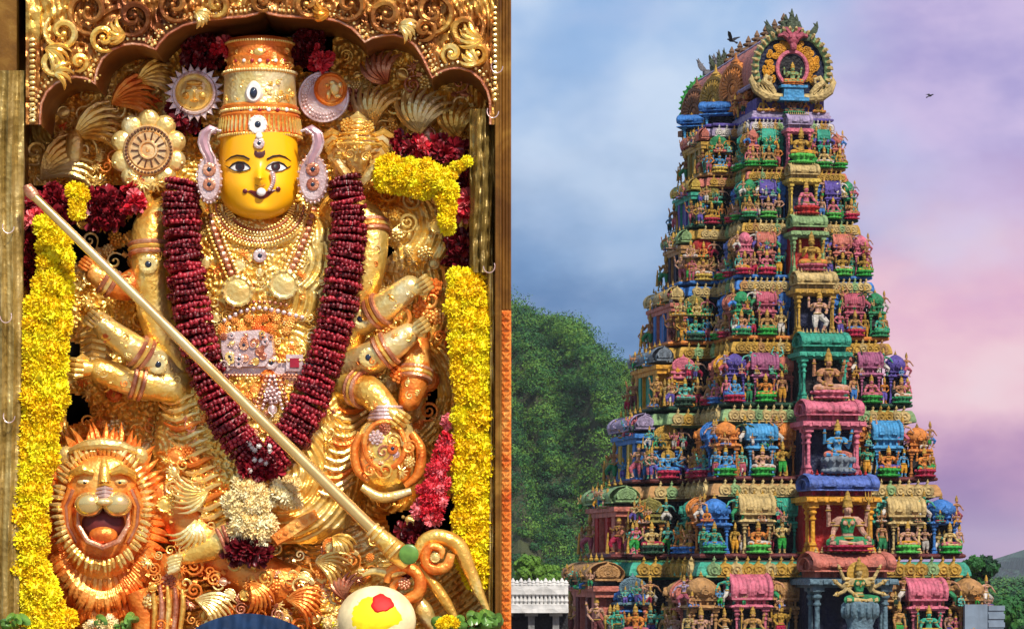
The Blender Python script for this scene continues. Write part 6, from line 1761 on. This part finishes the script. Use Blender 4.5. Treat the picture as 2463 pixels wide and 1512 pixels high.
curl('prong', [(960, 1350), (1000, 1335), (1020, 1300), (1055, 1290), (1100, 1310), (1125, 1360), (1150, 1420), (1175, 1475)], [11, 14, 16, 19, 20, 17, 13, 6], G_MID, tri_)
curl('scroll_curl', [(1085, 1330), (1072, 1362), (1038, 1366), (1022, 1340), (1036, 1314), (1062, 1322), (1056, 1344)], [10, 13, 14, 13, 11, 9, 6], G_ORANGE, tri_, .235)
curl('scroll_curl', [(930, 1400), (940, 1372), (975, 1362), (1008, 1385), (1006, 1425), (970, 1440), (945, 1418), (958, 1394), (980, 1398)], [8, 12, 14, 15, 15, 13, 11, 9, 6], G_ORANGE, tri_, .225)
curl('prong', [(1005, 1360), (1040, 1400), (1075, 1450), (1105, 1505)], [11, 13, 12, 5], G_MID, tri_)
curl('prong', [(980, 1365), (940, 1378), (900, 1372), (870, 1384)], [12, 14, 10, 4], G_PALE, tri_)
curl('leaf_blade', [(1005, 1440), (1020, 1470), (1045, 1520)], [12, 22, 10], G_PALE, tri_, .20)
orn(ORN[4], 972, 1402, .245, 16, 0, tri_, G_ROSE); orn(BOSS, 1046, 1340, .25, 12, 0, tri_, G_PALE)
gl = rootat('green_leaf', 'round green leaf stuck to the spear socket', 'leaf', 983, 1332, .285)
mb = MB(); mb.ell(S(983, 1332, .285), (23 * U, 4 * U, 24 * U), 16, 8); part('blade', mb, [M_LEAFG], gl)

# ---------------------------------------------------------------- lion mount
lion = rootat('golden_lion', 'golden roaring lion face with an orange mane at the lower left', 'lion statue', 245, 1450, .1)
LX, LY = 246, 1205
mb = MB(); mb.ell(S(LX, LY + 30, .06), (140 * U, 75 * U, 185 * U), 28, 18); part('mane_base', mb, [G_ORANGE], lion)
def tufts(name, n_, rx, ry, ln, wd, d, mat, a0=0, a1=2 * math.pi, dy=0, jit=.15):
    for j in range(n_):
        w = a0 + (a1 - a0) * (j + .5) / n_ + gr_.uniform(-jit, jit) * (a1 - a0) / n_; c_, s_ = math.cos(w), math.sin(w); mb = MB()
        x, y = LX + rx * c_, LY + dy + ry * s_; L = ln * gr_.uniform(.85, 1.2); sw = gr_.uniform(-.25, .25)
        pts = [(x + L * f * (c_ - sw * f * s_), y + L * f * (s_ + sw * f * c_), d + .022 * math.sin(2.6 * f) - .03 * f) for f in (0, .3, .65, 1)]
        mb.tube([S(*p) for p in pts], [wd * .8 * U, wd * U, wd * .75 * U, wd * .12 * U], 7); part(name, mb, [mat], lion)
tufts('mane_tuft', 64, 112, 150, 62, 9.5, .09, G_ORANGE, dy=28)
tufts('mane_tuft', 54, 100, 190, 56, 8.5, .10, G_ORANGE, .35, math.pi - .35, dy=28)
tufts('mane_tuft', 60, 120, 236, 54, 7.5, .075, G_ORANGE, .45, math.pi - .45, dy=20)
tufts('mane_tuft', 60, 96, 128, 34, 6.2, .135, G_PALE, dy=14)
mb = MB(); mb.ell(S(LX, 1165, .11), (92 * U, 52 * U, 82 * U), 24, 16); mb.ell(S(LX, 1240, .10), (84 * U, 48 * U, 92 * U), 24, 16); part('face', mb, [G_ORANGE], lion)
lf = lion
for s_ in (-1, 1):
    mb = MB(); mb.ell(S(LX + 2 + s_ * 34, 1212, .165), (35 * U, 28 * U, 30 * U), 18, 12); part('muzzle', mb, [G_SMOOTH], lion)
    mb = MB(); mb.tube([S(LX + s_ * 20, 1136, .165), S(LX + s_ * 44, 1126, .17), S(LX + s_ * 72, 1138, .15), S(LX + s_ * 80, 1160, .13)], [8 * U, 12 * U, 10 * U, 4 * U], 8); part('brow', mb, [G_MID], lion)
    mb = MB(); mb.ell(S(LX + s_ * 44, 1158, .155), (17 * U, 9 * U, 8 * U), 14, 8); part('eyeball', mb, [G_PALE], lion)
    mb = MB(); mb.ell(S(LX + s_ * 42, 1160, .163), (4 * U, 3 * U, 3.4 * U), 10, 6); part('pupil', mb, [M_BLACK], lion)
    for q in range(3):
        mb = MB(); mb.tube([S(LX + s_ * (60 + q * 9), 1180 - q * 4, .145), S(LX + s_ * (80 + q * 7), 1215, .135), S(LX + s_ * (76 + q * 7), 1262, .125), S(LX + s_ * (54 + q * 8), 1304, .12)], [5 * U, 8 * U, 8 * U, 4 * U], 7); part('cheek_fold', mb, [G_ROSE if q % 2 else G_ORANGE], lion)
    mb = MB(); mb.ell(S(LX + s_ * 86, 1098, .10), (24 * U, 16 * U, 26 * U), 12, 8); part('ear', mb, [G_PALE], lion)
for q in range(6):
    mb = MB(); w_ = 14 + 2.5 * q; mb.tube([S(LX + 6 - w_, 1158 + q * 9, .172), S(LX + 6, 1154 + q * 9, .184), S(LX + 6 + w_, 1158 + q * 9, .172)], [2.5 * U, 5 * U, 2.5 * U], 7); part('nose_ridge', mb, [G_SILVER if q > 1 else G_MID], lion)
mb = MB(); mb.tube([S(LX + 4, 1106, .155), S(LX + 6, 1130, .17), S(LX + 6, 1160, .175)], [7 * U, 12 * U, 14 * U], 9); part('nose_bridge', mb, [G_MID], lion)
mb = MB(); mb.ell(S(LX + 6, 1206, .188), (20 * U, 12 * U, 9 * U), 12, 8); part('nose_tip', mb, [G_PALE], lion)
mb = MB(); mb.ell(S(LX + 2, 1258, .136), (52 * U, 26 * U, 40 * U), 20, 12); part('mouth', mb, [plain('mouth_red', (.11, .008, .006), .6)], lion)
mb = MB(); mb.ell(S(LX + 2, 1286, .150), (34 * U, 20 * U, 24 * U), 16, 10); part('tongue', mb, [G_ORANGE], lion)
mb = MB(); mb.tube([S(LX - 58, 1228, .145), S(LX - 58, 1262, .15), S(LX - 36, 1300, .16), S(LX + 2, 1316, .165), S(LX + 40, 1300, .16), S(LX + 62, 1262, .15), S(LX + 62, 1228, .145)], [4 * U, 6 * U, 7 * U, 8 * U, 7 * U, 6 * U, 4 * U], 8); part('lower_lip', mb, [G_ROSE], lion)
mb = MB(); mb.tube([S(LX - 78, 1085, .12), S(LX - 40, 1070, .14), S(LX, 1066, .145), S(LX + 40, 1070, .14), S(LX + 82, 1085, .12)], [8 * U, 13 * U, 14 * U, 13 * U, 8 * U], 8); part('forehead_band', mb, [G_PALE], lion)
# lion's body, paw and the drapery that fill the foot of the shrine
curl('body', [(380, 1180), (440, 1240), (520, 1330), (640, 1400), (780, 1420)], [46, 62, 70, 66, 40], G_ORANGE, lion, .06)
curl('foreleg', [(400, 1330), (420, 1400), (410, 1470), (400, 1540)], [40, 36, 34, 34], G_ORANGE, lion, .09)
curl('foreleg', [(330, 1420), (350, 1480), (350, 1540)], [34, 32, 30], G_ORANGE, lion, .09)
for q in range(5): curl('leg_band', [(366 + q * 18, 1400 + q * 4), (372 + q * 17, 1460), (368 + q * 16, 1520)], [4, 7, 5], G_ROSE if q % 2 else G_MID, lion, .13)
for j in range(120):
    x, y = gr_.uniform(360, 900), gr_.uniform(1300, 1510)
    orn(gr_.choice(ORN), x, y, .128 + gr_.uniform(-.01, .01), gr_.uniform(11, 24), gr_.uniform(0, 6), lion, gr_.choice([G_ORANGE, G_ORANGE, G_MID, G_PALE, G_ROSE]))
for j in range(34):
    x, y = gr_.uniform(390, 545), gr_.uniform(1080, 1310); orn(gr_.choice(ORN), x, y, .112, gr_.uniform(11, 22), gr_.uniform(0, 6), lion, gr_.choice([G_ORANGE, G_MID, G_PALE]))
for x, y, r, a0, a1, n_, m_ in ((500, 1180, 90, 2.0, 3.2, 7, G_PALE), (470, 1250, 80, .9, 2.2, 7, G_PALE), (760, 1350, 90, -.6, .7, 7, G_PALE), (690, 1440, 90, -.7, .5, 7, G_ORANGE), (470, 1440, 100, -.4, .7, 7, G_PALE), (800, 1290, 60, -.2, 1.3, 6, G_MID), (830, 1440, 70, -2.6, -1.4, 6, G_ROSE), (600, 1400, 80, .2, 1.2, 6, G_ORANGE)):
    part('drapery_fold', fan(x, y, r, a0, a1, n_, .138, 6), [m_], lion)
foot = rootat('idol_foot', 'golden foot with anklets and toes at the lower centre', 'idol foot', 470, 1340, .1)
curl('foot', [(560, 1270), (520, 1310), (470, 1330), (430, 1345)], [30, 32, 26, 14], G_MID, foot, .13)
for q in range(5): curl('toe', [(440 - q * 2, 1336 + q * 7), (415, 1340 + q * 8), (402, 1346 + q * 8)], [8, 8, 5], G_PALE, foot, .15)
for q in range(3): curl('anklet', [(520 + q * 14, 1270 + q * -8), (535 + q * 12, 1300 - q * 6), (545 + q * 12, 1330 - q * 8)], [5, 6, 5], G_ROSE, foot, .165)
mb = MB(); st_ = [(648, 1290), (664, 1312), (700, 1292), (744, 1262), (768, 1246), (756, 1224), (700, 1252)]
mb.prism([(S(x, y, .17).x, S(x, y, .17).z) for x, y in st_], YS - .176, YS - .15, 0, .08); part('orange_strap', mb, [G_ORANGE], lion)
for q in range(6): orn(ORN[4], 672 + q * 15, 1288 - q * 9, .178, 7, q, lion, G_ORANGE)

# gold vessel with a moulded face on the right
ves = rootat('golden_vessel', 'golden pot with a moulded face, held at the lower right', 'vessel', 930, 1180, .12)
c_ = S(930, 1080, .12)
mb = MB(); mb.lathe([(r * U, z * U) for r, z in [(10, -104), (40, -96), (66, -66), (74, -26), (72, 20), (60, 54), (40, 72), (34, 84), (40, 92), (38, 100), (8, 104)]], 26, c_, 0, .7); part('pot', mb, [G_MID], ves)
for q in range(4):
    mb = MB(); mb.ring(S(930, 980 + q * 9, .125), (34 + q * 2.5) * U, 5 * U, 24, 6, 0, 'z'); part('neck_ring', mb, [G_SILVER], ves)
mb = MB(); mb.ring(S(925, 1070, .168), 56 * U, 6 * U, 30, 7, 0, 'y', .86); part('medallion_rim', mb, [G_ORANGE], ves)
for x, y, r, k_, m_ in ((905, 1052, 20, 4, G_SILVER), (946, 1058, 18, 0, G_PALE), (922, 1086, 20, 7, G_ROSE), (952, 1092, 14, 5, G_SILVER), (896, 1090, 15, 2, G_PALE), (925, 1030, 16, 4, G_ROSE), (890, 1130, 18, 1, G_ORANGE), (960, 1135, 20, 2, G_PALE), (925, 1130, 22, 0, G_MID), (985, 1075, 18, 1, G_ORANGE), (985, 1110, 15, 4, G_PALE)):
    orn(ORN[k_], x, y, .168, r, r * .7, ves, m_)
orn(EYEJ, 944, 1078, .172, 13, 0, ves, G_ORANGE)
curl('handle', [(868, 1040), (852, 1080), (860, 1130), (890, 1160)], [8, 10, 10, 7], G_ORANGE, ves, .15)
curl('handle', [(990, 1040), (1012, 1080), (1005, 1140), (970, 1170)], [8, 12, 12, 7], G_ORANGE, ves, .15)
curl('base_roll', [(870, 1170), (920, 1196), (990, 1180)], [9, 13, 9], G_PALE, ves, .16)

# offerings along the bottom edge
sh = rootat('painted_coconut', 'white coconut daubed yellow with a red spot at the bottom edge', 'coconut', 905, 1530, .26)
mb = MB(); mb.ell(S(905, 1492, .26), (92 * U, 70 * U, 82 * U), 30, 20); part('shell', mb, [plain('lime_white', (.80, .66, .36), .5, 0, .4, .2, 25, .3)], sh)
def shell_patch(name, cx, cy, rx, ry, mat, off, wob):
    mb = MB(); vs = []; n_ = 26; rings = 6
    def q_(x, y):
        a_, b_ = (x - 905) / 92, (y - 1492) / 82; return .26 + .070 * math.sqrt(max(.02, 1 - a_ * a_ - b_ * b_)) + off
    for k_ in range(rings):
        f = 1 - k_ / rings
        for j in range(n_):
            w = 2 * math.pi * j / n_; e = 1 + wob * math.sin(3 * w + 1) + wob * .6 * math.sin(7 * w)
            x, y = cx + rx * f * e * math.cos(w), cy + ry * f * e * math.sin(w); vs.append(S(x, y, q_(x, y) - (.003 if k_ == 0 else 0)))
    vs.append(S(cx, cy, q_(cx, cy))); fs = []
    for k_ in range(rings - 1):
        for j in range(n_): fs.append((k_ * n_ + j, k_ * n_ + (j + 1) % n_, (k_ + 1) * n_ + (j + 1) % n_, (k_ + 1) * n_ + j))
    fs += [((rings - 1) * n_ + j, (rings - 1) * n_ + (j + 1) % n_, rings * n_) for j in range(n_)]
    mb.add(vs, fs); part(name, mb, [mat], sh)
shell_patch('turmeric_daub', 893, 1478, 68, 46, plain('turmeric_paste', (.88, .70, .012), .6, 0, .3, .15, 40, .4), .0025, .12)
shell_patch('vermilion_spot', 918, 1450, 27, 22, plain('vermilion_paste', (.60, .012, .010), .6, 0, .3, .15, 40, .4), .0055, .10)
bl = rootat('blue_cloth', 'dark blue cloth bundle at the bottom edge', 'cloth', 590, 1540, .24)
XXb, YYb = np.meshgrid(np.linspace(470, 720, 60), np.linspace(1474, 1560, 24))
hh = ((XXb - 595) / 125) ** 2
YYb = YYb + 34 * hh
D = .22 + .03 * np.sin(np.clip((YYb - 1460) / 40, 0, 1.57)) + .006 * np.sin(XXb * .08 + YYb * .03) + .004 * np.sin(XXb * .19)
grid_mesh('cloth', np.stack([XXb, YYb], -1), D, [plain('blue_cotton', (.008, .026, .07), .8, 0, .2, .3, 30, .4)], None, bl)
def leaf_pile(label, spots, m_):
    o = rootat('leaf_pile', label, 'leaves', spots[0][0], spots[0][1] + 20, .26)
    for x, y, r in spots:
        mb = MB(); n_ = 14; a_ = gr_.uniform(0, 6.28); ca, sa = math.cos(a_), math.sin(a_); vs = []
        for rr in (1, .5):
            for j in range(n_):
                w = 2 * math.pi * j / n_; lx, lz = r * rr * math.cos(w) * (1 + .25 * math.cos(w)), r * .62 * rr * math.sin(w)
                vs.append(S(x + lx * ca - lz * sa, y + lx * sa + lz * ca, .27 + .012 * (1 - rr) + .02 * lx / r + gr_.uniform(-.002, .002)))
        vs.append(S(x, y, .288)); fs = [(j, (j + 1) % n_, n_ + (j + 1) % n_, n_ + j) for j in range(n_)] + [(n_ + j, n_ + (j + 1) % n_, 2 * n_) for j in range(n_)]
        vs += [v + Vector((0, .004, 0)) for v in vs[:n_]]; fs += [(j, 2 * n_ + 1 + j, 2 * n_ + 1 + (j + 1) % n_, (j + 1) % n_) for j in range(n_)]
        mb.add(vs, fs); part('leaf', mb, [m_], o)
leaf_pile('fresh green leaves at the lower right corner of the shrine', [(gr_.uniform(1035, 1195), gr_.uniform(1478, 1520), gr_.uniform(14, 26)) for _ in range(26)], M_LEAFG)
leaf_pile('dark green leaves at the lower left corner of the shrine', [(gr_.uniform(5, 60), gr_.uniform(1480, 1520), gr_.uniform(12, 20)) for _ in range(9)], M_LEAFG)
leaf_pile('small green leaves beside the lion mane at the bottom', [(gr_.uniform(225, 340), gr_.uniform(1480, 1515), gr_.uniform(10, 18)) for _ in range(9)], M_LEAFG)
bunch('cream_petals', 'loose cream petals scattered at the foot of the lion', 'petals', 240, 1500, .25, [(250, 1500, 50, 20, 14)], M_CREAM, JAS, 'petal_cluster', 10)
bunch('yellow_petals', 'loose yellow flowers among the green leaves at lower right', 'flowers', 1080, 1505, .27, [(1075, 1500, 30, 14, 8)], M_YELLOW, POM, 'marigold', 13)
bunch('yellow_petals', 'loose cream and yellow petals left of the painted coconut', 'petals', 815, 1510, .24, [(812, 1502, 30, 14, 12)], M_CREAM + M_YELLOW, JAS, 'petal_cluster', 11)
